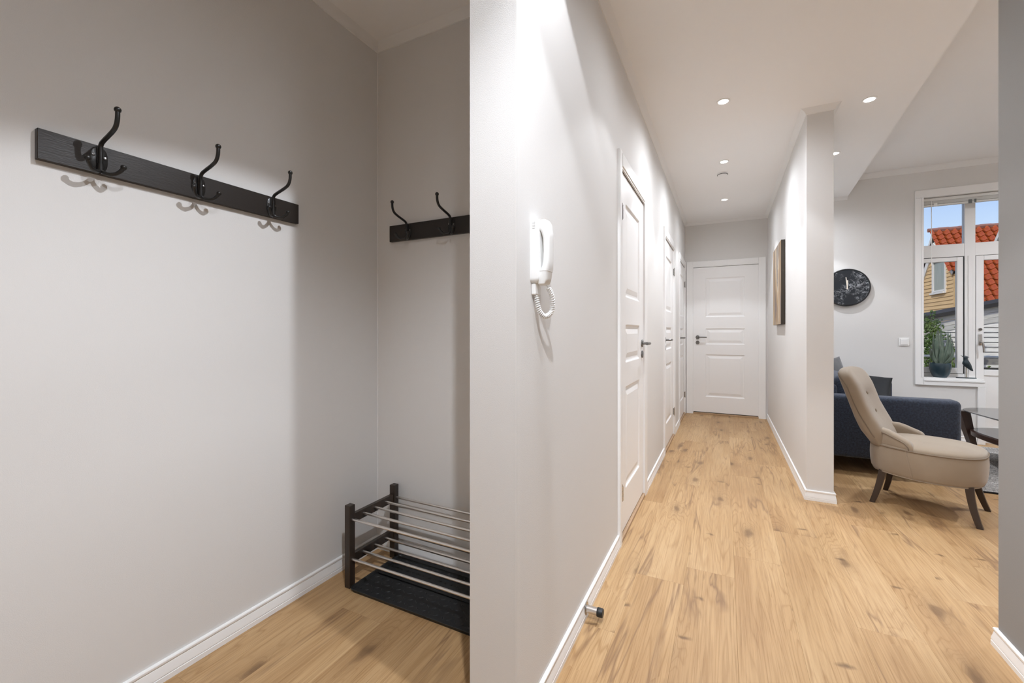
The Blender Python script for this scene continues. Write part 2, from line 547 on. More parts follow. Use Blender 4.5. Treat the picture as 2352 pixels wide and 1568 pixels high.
def painting_mat():
    m = bpy.data.materials.new('abstract_painting')
    n, l = nodes_of(m)
    b = n['Principled BSDF']
    tc = n.new('ShaderNodeTexCoord')
    mp = n.new('ShaderNodeMapping'); mp.inputs['Scale'].default_value = (1.0, 2.4, 0.5)
    l.new(tc.outputs['Object'], mp.inputs[0])
    t = n.new('ShaderNodeTexNoise'); t.inputs['Scale'].default_value = 2.1; t.inputs['Detail'].default_value = 7
    t.inputs['Roughness'].default_value = 0.6; t.inputs['Distortion'].default_value = 0.9
    l.new(mp.outputs[0], t.inputs['Vector'])
    r = n.new('ShaderNodeValToRGB'); e = r.color_ramp.elements
    e[0].position = 0.30; e[0].color = (0.06, 0.035, 0.022, 1)
    e[1].position = 0.72; e[1].color = (0.36, 0.33, 0.30, 1)
    for p, c in [(0.40, (0.15, 0.10, 0.075)), (0.455, (0.22, 0.165, 0.14)), (0.49, (0.36, 0.23, 0.11)), (0.53, (0.52, 0.39, 0.23)), (0.57, (0.50, 0.43, 0.34)), (0.62, (0.20, 0.155, 0.13)), (0.66, (0.42, 0.37, 0.32))]:
        x = e.new(p); x.color = (*c, 1)
    l.new(t.outputs[0], r.inputs[0]); l.new(r.outputs[0], b.inputs['Base Color'])
    b.inputs['Roughness'].default_value = 0.6
    return m
M['painting'] = painting_mat()

# ================================================================== THE SETTING
# floor: underlay and single planks
fl = MB().box(-1.75, XE+0.1, YB-0.1, YE+0.12, -0.06, -0.0125).build('floor', M['gap'])
struct(fl, 'light oak laminate floor of wide planks running down the corridor')
PW, PL = 0.21, 1.38
pm = MB().box(-PW/2+0.0001, PW/2-0.0001, -PL/2+0.0001, PL/2-0.0001, -0.012, 0.0, 0.0004, 1).mesh('plank', M['floor'])
rnd = random.Random(11)
joint = {0.46: 2.09, 0.88: 2.494}
col = 0
xs = 0.46 - PW*11
first = True
k = 0
while xs < XE + 0.05:
    j0 = joint.get(round(xs, 2))
    if j0 is None: j0 = rnd.uniform(0, PL)
    y = j0 - PL*math.ceil((j0 - (YB-0.05))/PL)
    while y < YE + 0.1:
        living_hidden = (xs > 1.0 and y + PL < 1.9)
        nook_hidden = (xs + PW < -0.72 and y > YN + 0.05)
        if not living_hidden and not nook_hidden:
            o = bpy.data.objects.new('plank', pm)
            COL.objects.link(o); o.parent = fl
            o.location = (xs + PW/2, y + PL/2, 0)
            if k % 2: o.rotation_euler = (0, 0, PI)
            k += 1
        y += PL
    xs = round(xs + PW, 4)

# ceilings
bx = lambda y: 1.03 + (y - 2.6)*0.061
c1 = MB().prism([(-1.82, YB-0.15), (XF, YB-0.15), (XF, YR-0.15), (bx(YR), YR-0.15), (bx(YW), YW), (XRB-0.1, YW), (XRB-0.1, YE+0.15), (XLB, YE+0.15), (XLB, YN+0.15), (-1.82, YN+0.15)], H, H2+0.02)
struct(c1.build('ceiling', M['ceil']), 'white lower ceiling over entry, corridor and living room edge')
c2 = MB().box(0.90, XE+0.12, YR-0.15, YW+0.22, H2+0.021, H2+0.12)
struct(c2.build('ceiling_living', M['ceil']), 'white higher ceiling of the living room')

# walls
WT = H2
DL = [(2.355, 3.09), (4.235, 5.02), (5.680, 6.425)]       # leaf spans of the three corridor doors
DH = 2.045
wl = MB()
ys = YP
for a, b2 in DL:
    wl.box(XLB, XL, ys, a, 0, H)
    wl.box(XLB, XL, a, b2, DH+0.004, H)
    ys = b2
wl.box(XLB, XL, ys, YE+0.15, 0, H)
struct(wl.build('wall_corridor_left', M['wall']), 'pale grey corridor wall with three white panel doors')
struct(MB().box(XN-0.15, XN, YB-0.15, YN+0.15, 0, H).build('wall_nook_left', M['wall']), 'greige wall of the entry nook carrying the long coat rack')
struct(MB().box(XN, XLB, YN, YN+0.15, 0, H).build('wall_nook_back', M['wall']), 'greige back wall of the entry nook above the shoe rack')
D4 = (-0.405, 0.395)
we = MB().box(XL, D4[0], YE, YE+0.15, 0, H).box(D4[1], XR+0.152, YE, YE+0.15, 0, H).box(D4[0], D4[1], YE, YE+0.15, DH+0.004, H)
struct(we.build('wall_corridor_end', M['wall']), 'grey wall above and beside the door closing the corridor')
struct(MB().box(XR, XRB, YF, YE, 0, H).build('wall_corridor_right', M['wall']), 'pale corridor wall with the canvas painting, ending in a free edge')
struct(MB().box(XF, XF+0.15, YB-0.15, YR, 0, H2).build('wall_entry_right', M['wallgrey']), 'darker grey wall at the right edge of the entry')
struct(MB().box(XN-0.15, XF+0.15, YB-0.15, YB, 0, H).build('wall_entry_behind', M['wall']), 'wall behind the entry')
struct(MB().box(XF+0.15, XE+0.12, YR-0.15, YR, 0, H2).build('wall_living_near', M['wall']), 'near wall of the living room')
struct(MB().box(XE, XE+0.12, YR, YW+0.22, 0, H2).build('wall_living_right', M['wall']), 'right wall of the living room')
WX0, WXM, WX1, WX2 = 1.832, 2.335, 3.22, 3.72
WZ0, WZ1 = 0.645, 2.572
YG = 6.17
wf = MB().box(XRB, WX0, YW, YW+0.22, 0, H2+0.02).box(WX2, XE, YW, YW+0.22, 0, H2+0.02).box(WX0, WX2, YW, YW+0.22, WZ1, H2+0.02)
wf.box(WX0, WXM, YW, YW+0.22, 0, WZ0).box(WX1, WX2, YW, YW+0.22, 0, WZ0)
struct(wf.build('wall_living_far', M['wall']), 'grey living room wall with the clock and the balcony window')

# baseboards
BP = [(0,0),(.015,0),(.015,.017),(.0125,.0185),(.0125,.0200),(.0145,.0215),(.0135,.030),(.0105,.044),(.0090,.052),(.0075,.0535),(.0075,.0555),(.0105,.057),(.0115,.060),(.0110,.065),(.0085,.068),(0,.068)]
BP = BP[::-1]
CW = 0.07  # casing width
base_runs = [
    ('nook', [(XN, YB), (XN, YN), (XLB, YN), (XLB, YP), (XL, YP), (XL, DL[0][0]-CW)], 'white moulded baseboard around the nook and the wall end'),
    ('corridor_left', [(XL, DL[0][1]+CW), (XL, DL[1][0]-CW)], 'white baseboard between the first two corridor doors'),
    ('corridor_left_far', [(XL, DL[1][1]+CW), (XL, DL[2][0]-CW)], 'short white baseboard between the two far corridor doors'),
    ('corridor_right', [(XR, YE), (XR, YF), (XRB, YF), (XRB, YW), (2.298, YW)], 'white baseboard wrapping the free wall end'),
    ('entry_right', [(XE, YR), (XF, YR), (XF, YB)], 'white baseboard on the darker grey wall at the right edge'),
]
for nm, path, lab in base_runs:
    struct(MB().sweep(path, BP).build('baseboard_'+nm, M['white'], smooth=30), lab)

# crown coving
def cove(z): return [(0, z), (0.038, z), (0.031, z-0.004), (0.020, z-0.012), (0.010, z-0.022), (0.005, z-0.032), (0, z-0.034)]
struct(MB().sweep([(XN, YB), (XN, YN), (XLB, YN), (XLB, YP), (XL, YP), (XL, YE), (XR, YE), (XR, YF), (XRB, YF), (XRB, YW), (bx(YW)-0.001, YW)], cove(H)).build('trim_1', M['crown'], smooth=40), 'white coving along the low ceiling')
c2p = [(0, H2+.02), (0.045, H2+.02), (0.036, H2+.014), (0.024, H2+.004), (0.012, H2-.012), (0.006, H2-.030), (0, H2-.034)]
struct(MB().sweep([(bx(YW)+0.001, YW), (XE, YW), (XE, YR)], c2p).build('trim_2', M['crown'], smooth=40), 'white coving along the living room ceiling')
struct(MB().tube([(XN+0.002, YN-0.002, 0.07), (XN+0.002, YN-0.002, H-0.034)], 0.003, 6).build('trim_3', M['crown']), 'thin pale caulk line in the nook corner')

# ------------------------------------------------------------------ doors
def panel_mesh(x0, x1, z0, z1):
    b = MB()
    def ring(i, y): return [(x0+i, y, z0+i), (x1-i, y, z0+i), (x1-i, y, z1-i), (x0+i, y, z1-i)]
    rings = [ring(0, 0.0), ring(0.004, 0.0015), ring(0.010, 0.0075), ring(0.017, 0.0095), ring(0.026, 0.0095), ring(0.034, 0.0075), ring(0.052, 0.0035), ring(0.056, 0.0025)]
    b.ring_loft(rings, cap0=False, cap1=True)
    return b

def make_door(name, loc, rz, W, hinge_left, label, casing=(0.07, 0.07), top=0.085, lever=True, hinges=True, thresh=True):
    """local x along the leaf, y into the wall, origin at the leaf's left bottom on the floor"""
    t = thing(name, loc, label, None, rz, kind='structure')
    z0, z1 = 0.030, DH
    st = 0.145 if W < 0.78 else 0.158
    zs = [(0.245, 0.835), (0.972, 1.195), (1.352, 1.895)]
    lf = MB()
    F, B = 0.002, 0.042
    lf.box(0.003, st, F, B, z0, z1); lf.box(W-st, W-0.003, F, B, z0, z1)
    edges = [z0] + [q for p in zs for q in p] + [z1]
    for i in range(0, len(edges), 2):
        lf.box(st, W-st, F, B, edges[i], edges[i+1])
    leaf = lf.build('leaf', M['door'], t)
    for a, b2 in zs:
        p = panel_mesh(st, W-st, a, b2)
        p.v = [(x, y+F, z) for x, y, z in p.v]
        p.build('panel', M['door'], leaf)
    # casing
    c0, c1_ = casing
    for nm, x0, x1 in (('casing', -c0, 0.0), ('casing', W, W+c1_)):
        cb = MB()
        s = 1 if x0 < 0 else -1
        inner, outer = (x1, x0) if x0 < 0 else (x0, x1)
        prof = [(0, 0), (0, -0.010), (0.012*s, -0.013), (abs(outer-inner)*0.75*s, -0.016), ((abs(outer-inner)-0.006)*s, -0.017), (abs(outer-inner)*s, -0.013), (abs(outer-inner)*s, 0)]
        pts = [(inner - p[0], p[1]) for p in prof]
        cb.ring_loft([[(x, y, 0.0) for x, y in pts], [(x, y, z1+top) for x, y in pts]])
        cb.build('casing', M['white'], t)
    MB().box(0, W, -0.015, 0, z1+0.012, z1+top, 0.003, 2).box(0, W, -0.010, 0.02, z1+0.004, z1+0.012).build('head_casing', M['white'], t)
    # jamb behind the leaf
    MB().box(-0.001, 0.0025, 0.0, 0.14, 0, z1).box(W-0.0025, W+0.001, 0.0, 0.14, 0, z1).build('jamb', M['white'], t)
    if thresh:
        MB().box(0.0, W, -0.012, 0.12, 0.0, 0.020, 0.003, 2).build('threshold', M['thresh'], t)
        MB().box(0.003, W-0.003, 0.022, 0.03, 0.020, 0.032).build('gap_shadow', M['gap'], t)
    # handle
    hx = W-0.058 if hinge_left else 0.058
    d = -1 if hinge_left else 1
    hz = 1.072
    h = MB()
    h.lathe([(0.0005, 0), (0.025, 0), (0.026, -0.006), (0.024, -0.009), (0.0005, -0.009)], 24, (hx, F, hz), 'y')
    h.tube(catmull([(hx, F, hz), (hx, F-0.035, hz), (hx+0.004*d, F-0.050, hz), (hx+0.018*d, F-0.056, hz), (hx+0.06*d, F-0.056, hz), (hx+0.118*d, F-0.054, hz)], 5), 0.0095, 12)
    ho = h.build('handle', M['handle'], leaf, smooth=35)
    MB().lathe([(0.0005, 0), (0.024, 0), (0.025, -0.006), (0.023, -0.009), (0.0005, -0.009)], 24, (hx, F, hz-0.075), 'y').build('key_rose', M['handle'], leaf, smooth=35)
    if hinges:
        gx = 0.0 if hinge_left else W
        for gz in (0.27, 1.81):
            g = MB()
            for q in range(3):
                g.lathe([(0.0005, q*0.026), (0.0065, q*0.026), (0.0065, q*0.026+0.024), (0.0005, q*0.026+0.024)], 12, (gx, -0.010, gz-0.04))
            g.lathe([(0.0005, -0.046), (0.004, -0.046), (0.004, 0.046), (0.0005, 0.046)], 10, (gx, -0.010, gz))
            g.box(gx-0.012, gx+0.012, -0.004, 0.003, gz-0.036, gz+0.036)
            g.build('hinge', M['chrome'], t, smooth=35)
    return t

make_door('door_1', (XL, DL[0][0], 0), R(90), DL[0][1]-DL[0][0], True, 'nearest white three-panel door on the left corridor wall')
make_door('door_2', (XL, DL[1][0], 0), R(90), DL[1][1]-DL[1][0], False, 'middle white three-panel door on the left corridor wall')
make_door('door_3', (XL, DL[2][0], 0), R(90), DL[2][1]-DL[2][0], False, 'farthest white three-panel door on the left corridor wall')
make_door('door_4', (D4[0], YE, 0), 0, D4[1]-D4[0], False, 'white three-panel door closing the end of the corridor', casing=(0.088, 0.085), top=0.088, hinges=False)

# ------------------------------------------------------------------ window and balcony door
w1 = thing('window_1', (WX0, YG, WZ0), 'white framed window beside the balcony door with plant on the sill', None, kind='structure')
OX, OY, OZ = WX0, YG, WZ0
def wpart(parent, name, m, x0, x1, y0, y1, z0, z1, bev=0.003, org=(OX, OY, OZ)):
    return MB().box(x0-org[0], x1-org[0], y0-org[1], y1-org[1], z0-org[2], z1-org[2], bev, 2).build(name, m, parent)
TZ0, TZ1 = 1.950, 2.085     # transom
MX0, MX1 = 2.262, 2.345     # mullion between window and door
FT = 2.530
wpart(w1, 'frame_jamb', M['white'], WX0, 1.878, YG, YG+0.06, 0.668, WZ1)
wpart(w1, 'frame_head', M['white'], WX0, WX2, YG, YG+0.06, FT, WZ1)
wpart(w1, 'transom', M['white'], 1.878, MX0, YG, YG+0.06, TZ0, TZ1)
wpart(w1, 'mullion', M['white'], MX0, MX1, YG-0.004, YG+0.06, 0.66, FT)
wpart(w1, 'mullion_ridge', M['white'], MX0+0.026, MX1-0.026, YG-0.012, YG-0.004, 0.668, TZ0, 0.002)
wpart(w1, 'frame_sill', M['white'], 1.878, MX0, YG, YG+0.06, 0.667, 0.702)
sash = thing('sash', (0, 0, 0), None, None); sash.parent = w1
def sbox(x0, x1, z0, z1):
    return MB().box(x0-OX, x1-OX, -0.003, 0.045, z0-OZ, z1-OZ, 0.003, 2)
SX0, SX1, SZ0, SZ1 = 1.879, 2.251, 0.706, 1.944
for nm, a in (('stile', (SX0, SX0+0.046, SZ0, SZ1)), ('stile', (SX1-0.047, SX1, SZ0, SZ1)), ('rail', (SX0+0.046, SX1-0.047, SZ0, SZ0+0.058)), ('rail', (SX0+0.046, SX1-0.047, SZ1-0.044, SZ1))):
    sbox(*a).build(nm, M['white'], sash)
MB().box(SX1-OX+0.0005, MX0-OX, 0.002, 0.01, SZ0-OZ, SZ1-OZ).box(SX0-OX, SX1-OX, 0.002, 0.01, SZ1-OZ+.001, TZ0-OZ).box(SX0-OX, SX1-OX, 0.002, 0.01, 0.702-OZ, SZ0-OZ-.0005).build('seal', M['dark'], w1)
MB().box(SX0+0.046-OX, SX1-0.047-OX, 0.018, 0.024, SZ0+0.058-OZ, SZ1-0.044-OZ).build('pane', M['glass'], sash)
MB().box(1.878-OX, MX0-OX, 0.022, 0.028, TZ1-OZ, FT-OZ).build('pane', M['glass'], w1)
# sill board, apron and casing
wpart(w1, 'sill', M['white'], 1.886, 2.352, YW-0.010, YG, 0.647, 0.667, 0.002)
wpart(w1, 'apron', M['white'], 1.884, 2.358, YW-0.018, YW, 0.585, 0.6465, 0.004)
wpart(w1, 'apron_bead', M['white'], 1.884, 2.352, YW-0.024, YW-0.018, 0.630, 0.6465, 0.002)
wpart(w1, 'casing', M['white'], 1.817, 1.884, YW-0.018, YW, 0.585, 2.572, 0.004)
wpart(w1, 'casing_bead', M['white'], 1.868, 1.884, YW-0.024, YW-0.018, 0.667, 2.572, 0.002)
wpart(w1, 'head_casing', M['white'], 1.817, 3.78, YW-0.018, YW, 2.5725, 2.655, 0.004)
wpart(w1, 'head_bead', M['white'], 1.884, 3.71, YW-0.024, YW-0.018, 2.5725, 2.590, 0.002)

d5 = thing('door_5', (MX1, YG, 0), 'white glazed balcony door beside the window with plant', None, kind='structure')
o5 = (MX1, YG, 0)
DX0, DX1 = MX1+0.004, 3.17
wpart(d5, 'stile', M['white'], DX0, DX0+0.060, YG-0.003, YG+0.045, 0.03, TZ0-0.004, 0.003, o5)
wpart(d5, 'stile', M['white'], DX1-0.060, DX1, YG-0.003, YG+0.045, 0.03, TZ0-0.004, 0.003, o5)
wpart(d5, 'rail', M['white'], DX0+0.060, DX1-0.060, YG-0.003, YG+0.045, 1.898, TZ0-0.004, 0.003, o5)
wpart(d5, 'rail', M['white'], DX0+0.060, DX1-0.060, YG-0.003, YG+0.045, 0.695, 0.755, 0.003, o5)
wpart(d5, 'rail', M['white'], DX0+0.060, DX1-0.060, YG-0.003, YG+0.045, 0.03, 0.16, 0.003, o5)
wpart(d5, 'lower_panel', M['white'], DX0+0.060, DX1-0.060, YG+0.008, YG+0.035, 0.16, 0.695, 0.001, o5)
wpart(d5, 'pane', M['glass'], DX0+0.060, DX1-0.060, YG+0.018, YG+0.024, 0.755, 1.898, 0, o5)
wpart(d5, 'pane', M['glass'], MX1, 3.20, YG+0.022, YG+0.028, TZ1, FT, 0, o5)
wpart(d5, 'transom', M['white'], MX1, 3.20, YG, YG+0.06, TZ0, TZ1, 0.003, o5)
wpart(d5, 'threshold', M['white'], MX1-0.01, 3.20, YG-0.05, YG+0.06, 0, 0.028, 0.003, o5)
wpart(d5, 'casing', M['white'], 2.300, 2.358, YW-0.018, YW, 0.0, 0.5845, 0.004, o5)
wpart(d5, 'seal', M['dark'], MX1+0.0005, DX0, YG+0.004, YG+0.01, 0.03, TZ0, 0, o5)
wpart(d5, 'seal', M['dark'], DX0, DX1, YG+0.004, YG+0.01, TZ0-0.0035, TZ0-0.0005, 0, o5)
hb = MB()
hb.box(0.020, 0.050, -0.012, -0.003, 1.01, 1.125, 0.004, 2)
hb.tube(catmull([(0.035, -0.010, 1.045), (0.035, -0.045, 1.045), (0.037, -0.052, 1.035), (0.042, -0.052, 0.99), (0.046, -0.050, 0.935)], 5), 0.008, 10)
hb.build('handle', M['chrome'], d5, smooth=35)
MB().lathe([(0.0005, 0), (0.013, 0), (0.013, -0.012), (0.0005, -0.012)], 18, (0.035, -0.003, 1.175), 'y').build('lock', M['handle'], d5, smooth=35)

w2 = thing('window_2', (3.20, YG, WZ0), 'second white framed window right of the balcony door', None, kind='structure')
o2 = (3.20, YG, WZ0)
wpart(w2, 'mullion', M['white'], 3.175, 3.24, YG-0.004, YG+0.06, 0.0, FT, 0.003, o2)
wpart(w2, 'frame_jamb', M['white'], 3.66, WX2, YG, YG+0.06, WZ0, WZ1, 0.003, o2)
wpart(w2, 'transom', M['white'], 3.24, 3.66, YG, YG+0.06, TZ0, TZ1, 0.003, o2)
wpart(w2, 'sill', M['white'], 3.225, 3.75, 5.975, YG+0.06, 0.6452, 0.667, 0.003, o2)
wpart(w2, 'pane', M['glass'], 3.24, 3.66, YG+0.02, YG+0.026, 0.667, TZ0, 0, o2)
wpart(w2, 'pane', M['glass'], 3.24, 3.66, YG+0.02, YG+0.026, TZ1, FT, 0, o2)
wpart(w2, 'casing', M['white'], 3.70, 3.77, YW-0.018, YW, 0.58, 2.572, 0.003, o2)

# ------------------------------------------------------------------ recessed lamps
def downlight(x, y, label, watts=LAMP_W, cone=92, z=H, spill=None, blend=0.22, soft=0.022):
    t = thing('downlight', (x, y, z), label, 'lamp', group='recessed ceiling downlights')
    MB().lathe([(0.031, -0.0005), (0.042, -0.0005), (0.043, -0.003), (0.039, -0.005), (0.031, -0.003)], 28).build('ring', M['white'], t, smooth=40)
    MB().lathe([(0.0005, -0.001), (0.031, -0.001), (0.030, -0.0035), (0.0005, -0.0045)], 24).build('lens', M['lens'], t, smooth=40)
    L = bpy.data.lights.new('downlight_bulb', 'SPOT')
    L.energy = watts
    L.color = LAMP_COL
    L.spot_size = R(cone)
    L.spot_blend = blend
    L.shadow_soft_size = soft
    lo = bpy.data.objects.new('bulb', L)
    lo.location = (0, 0, -0.012)
    COL.objects.link(lo)
    lo.parent = t
    S = bpy.data.lights.new('downlight_spill', 'SPOT')     # light scattered by the frosted lens outside the beam
    S.energy = SPILL_W if spill is None else spill
    S.color = LAMP_COL
    S.spot_size = R(172)
    S.spot_blend = 0.9
    S.shadow_soft_size = 0.030
    so = bpy.data.objects.new('spill', S)
    so.location = (0, 0, -0.012)
    COL.objects.link(so)
    so.parent = t
    return t
downlight(-0.012, 3.148, 'nearest lit downlight of the row along the corridor ceiling')
downlight(-0.010, 4.268, 'lit downlight in mid corridor just in front of the smoke alarm')
downlight(-0.008, 5.498, 'farthest lit downlight near the corridor end door', spill=20)
downlight(0.846, 3.549, 'lit downlight on the ceiling strip beside the living room', watts=6, spill=10)
downlight(0.836, 4.493, 'lit downlight half hidden behind the free wall end', watts=30, spill=40)
downlight(0.826, 5.437, 'downlight hidden by the wall end above the clock', watts=36, spill=34)
downlight(-0.014, 2.030, 'downlight above the corridor before the first door', watts=15, spill=14)
downlight(-0.410, 1.012, 'downlight above the wall end beside the door phone', watts=62, cone=112, spill=12, blend=0.12, soft=0.007)
downlight(-0.014, 0.940, 'downlight over the entry in front of the nook', watts=30, spill=8)
downlight(-0.014, 0.205, 'downlight over the entry above the camera position', watts=126, cone=126, spill=42, blend=0.5)
downlight(2.400, 3.100, 'added unseen fill lamp in the living room ceiling right of the chair', watts=3, spill=62, z=H2+0.02)  # out-of-view lamp, added only to brighten the living room
downlight(3.300, 4.600, 'added unseen fill lamp in the living room ceiling near the right wall', watts=30, spill=190, z=H2+0.02)  # second added fill, unseen, lifts the living room's light level

# smoke alarm
t = thing('smoke_alarm', (-0.024, 4.580, H), 'small round white smoke alarm on the corridor ceiling', 'smoke alarm')
MB().lathe([(0.0005, 0), (0.045, 0), (0.046, -0.012), (0.040, -0.022), (0.0005, -0.026)], 28).build('housing', M['plastic'], t, smooth=40)
MB().lathe([(0.041, -0.0125), (0.0475, -0.0125), (0.0475, -0.016), (0.041, -0.016)], 28).build('vent_slot', M['dark'], t, smooth=40)

# ================================================================== THE NOOK
def hook_mesh():
    # local: x along the board, y out of the wall (negative = out), z up; origin at board front, board centre height
    b = MB()
    zc = 0.0
    b.tube(catmull([(0, -0.012, -0.032), (0, -0.013, 0.0), (0, -0.013, 0.028), (0, -0.016, 0.040), (0, -0.030, 0.048), (0, -0.080, 0.062), (0, -0.104, 0.073), (0, -0.115, 0.092), (0, -0.117, 0.118)], 6), 0.0058, 12)
    b.ball((0, -0.117, 0.119), 0.0088, 12)
    for s in (-1, 1):
        b.tube(catmull([(0, -0.013, -0.018), (0.002*s, -0.014, -0.034), (0.012*s, -0.022, -0.042), (0.026*s, -0.034, -0.040), (0.036*s, -0.044, -0.028), (0.040*s, -0.048, -0.018)], 5), [0.0055]*25 + [0.0062], 10)
        b.ball((0.040*s, -0.048, -0.018), 0.0080, 10)
    # collar at the foot of the rod
    b.lathe([(0.0005, -0.036), (0.0075, -0.036), (0.0075, -0.016), (0.0005, -0.016)], 12, (0, -0.0125, 0))
    return b
def plate_mesh():
    b = MB()
    pts = []
    for j in range(28):
        a = 2*PI*j/28
        x = 0.020*math.copysign(abs(math.cos(a))**0.8, math.cos(a)); z = 0.036*math.copysign(abs(math.sin(a))**0.8, math.sin(a))
        pts.append((x, z))
    b.ring_loft([[(x, 0, z) for x, z in pts], [(x, -0.003, z) for x, z in pts], [(x*0.9, -0.0045, z*0.95) for x, z in pts]])
    b.box(-0.007, 0.007, -0.012, 0, -0.036, 0.038, 0.002, 1)
    return b
HM = hook_mesh().mesh('hook', M['hook'], 45)
PM = plate_mesh().mesh('hook_plate', M['hook'], 45)
SM = MB().lathe([(0.0005, 0), (0.0045, 0), (0.004, -0.002), (0.0005, -0.003)], 12, (0, 0, 0), 'y').mesh('screw', M['handle'], 40)
def coat_rack(loc, rz, label, L=0.783):
    t = thing('coat_rack', loc, label, 'coat rack', rz, group='black coat racks in the nook')
    MB().box(0, L, -0.018, 0, -0.0415, 0.0415, 0.0012, 1).build('board', M['rail'], t)
    for fx in (0.125, L/2, L-0.125):
        h = bpy.data.objects.new('hook', HM); COL.objects.link(h); h.parent = t; h.location = (fx, -0.018, 0)
        p = bpy.data.objects.new('hook_plate', PM); COL.objects.link(p); p.parent = h
        for s in (-1, 1):
            q = bpy.data.objects.new('screw', SM); COL.objects.link(q); q.parent = h; q.location = (0.0135*s, -0.0045, 0.010 if s < 0 else 0.006)
    return t
# on the left wall the outward direction is +X: rotate so that local -y points to +X
coat_rack((XN, 0.451, 1.660), R(90), 'long black coat rack with three double hooks on the left nook wall')
coat_rack((-1.568, YN, 1.662), 0, 'black coat rack on the nook back wall, partly hidden by the wall end')

# shoe rack
t = thing('shoe_rack', (-1.536, 1.380, 0), 'dark wooden shoe rack with two tiers of steel rods in the nook', 'shoe rack')
RL, RD, RH, PS = 0.79, 0.32, 0.370, 0.032
post = MB().box(0, PS, 0, PS, 0, RH, 0.0015, 1).mesh('post', M['rackwood'])
for px in (0, RL-PS):
    for py in (0, RD-PS):
        o = bpy.data.objects.new('post', post); COL.objects.link(o); o.parent = t; o.location = (px, py, 0)
srail = MB().box(0.006, PS-0.006, PS, RD-PS, -0.020, 0.020, 0.001, 1).mesh('side_rail', M['rackwood'])
rod = MB().tube([(0.010, 0, 0), (RL-0.010, 0, 0)], 0.0062, 14).mesh('rod', M['steel'], 40)
for zl in (0.305, 0.125):
    for px in (0, RL-PS):
        o = bpy.data.objects.new('side_rail', srail); COL.objects.link(o); o.parent = t; o.location = (px, 0, zl)
    for i in range(5):
        o = bpy.data.objects.new('rod', rod); COL.objects.link(o); o.parent = t
        o.location = (0, 0.016 + i*(RD-0.032)/4, zl + 0.002)
# boot tray under it
t = thing('boot_tray', (-1.497, 1.366, 0), 'black rubber boot tray on the floor under the shoe rack', 'boot tray')
TL, TD = 0.713, 0.335
tb = MB()
def rr(x0, x1, y0, y1, r, z, n=5):
    out = []
    for cx, cy, a0 in ((x1-r, y1-r, 0), (x0+r, y1-r, 90), (x0+r, y0+r, 180), (x1-r, y0+r, 270)):
        for i in range(n+1):
            a = R(a0+90*i/n); out.append((cx+r*math.cos(a), cy+r*math.sin(a), z))
    return out
tb.ring_loft([rr(0.006, TL-0.006, 0.006, TD-0.006, 0.02, 0.0), rr(0, TL, 0, TD, 0.024, 0.014), rr(0.001, TL-0.001, 0.001, TD-0.001, 0.024, 0.016), rr(0.009, TL-0.009, 0.009, TD-0.009, 0.018, 0.016), rr(0.016, TL-0.016, 0.016, TD-0.016, 0.014, 0.006)])
tb.build('tray', M['rubber'], t, smooth=40)
tr = MB()
for i in range(22):
    for j in range(9):
        cx, cy = 0.040+i*0.0315, 0.036+j*0.033
        if abs(j-4) == 0: continue
        a = R(35 if (i+j) % 2 else -35)
        vs = []
        for (dx, dy) in ((-0.011, 0), (0, -0.004), (0.011, 0), (0, 0.004)):
            vs.append((cx+dx*math.cos(a)-dy*math.sin(a), cy+dx*math.sin(a)+dy*math.cos(a), 0.0060))
        tr.add([*vs, *[(cx+(x-cx)*0.5, cy+(y-cy)*0.5, 0.0085) for x, y, z in vs]], [(4,5,6,7),(0,1,5,4),(1,2,6,5),(2,3,7,6),(3,0,4,7)])
o = tr.build('tread', M['rubber'], t); o['kind'] = 'stuff'
MB().box(0.02, TL-0.02, 0.160, 0.172, 0.006, 0.010, 0.001, 1).build('centre_rib', M['rubber'], t)

# ================================================================== CORRIDOR THINGS
# door phone on the left wall near its end. local frame: x along +Y, y into the wall, rotated 90 degrees
t = thing('door_phone', (XL, 1.146, 1.297), 'white wall door phone with handset and coiled cord', 'door phone', R(90))
b = MB()
W_, H_ = 0.072, 0.190
def rrx(x0, x1, z0, z1, r, y, n=5):
    return [(p[0], y, p[1]) for p in [(q[0], q[1]) for q in rr(x0, x1, z0, z1, r, 0, n)]]
b.ring_loft([rrx(0, W_, 0, H_, 0.014, 0.0), rrx(0, W_, 0, H_, 0.014, -0.018), rrx(0.004, W_-0.004, 0.004, H_-0.003, 0.013, -0.025), rrx(0.012, W_-0.012, 0.012, H_-0.010, 0.010, -0.028)])
b.build('base', M['plastic'], t, smooth=35)
g = MB()
for i in range(5):
    g.box(-0.0006, 0.002, -0.016, -0.006, 0.160+i*0.0045, 0.1615+i*0.0045)
g.build('vent_slots', M['plastic2'], t)
MB().box(0.008, 0.050, -0.014, 0, -0.034, 0.001, 0.003, 2).build('cable_cover', M['plastic'], t)
hs = MB()
# handset: profile along z with depth y and thickness, rounded section
rings = []
for z, yc, ty, wx in [(-0.006, -0.030, 0.008, 0.014), (-0.002, -0.032, 0.014, 0.021), (0.012, -0.034, 0.017, 0.023), (0.034, -0.037, 0.0165, 0.024), (0.040, -0.043, 0.0125, 0.024), (0.062, -0.046, 0.0105, 0.0235), (0.095, -0.047, 0.0100, 0.023), (0.130, -0.046, 0.0105, 0.0235), (0.148, -0.043, 0.0135, 0.024), (0.158, -0.038, 0.0165, 0.024), (0.174, -0.036, 0.017, 0.023), (0.184, -0.034, 0.013, 0.019), (0.188, -0.033, 0.006, 0.011)]:
    ring = []
    for j in range(20):
        a = 2*PI*j/20
        ring.append((0.029 + wx*math.copysign(abs(math.cos(a))**0.55, math.cos(a)), yc + ty*math.copysign(abs(math.sin(a))**0.55, math.sin(a)), z))
    rings.append(ring)
hs.ring_loft(rings)
ho = hs.build('handset', M['plastic'], t, smooth=50)
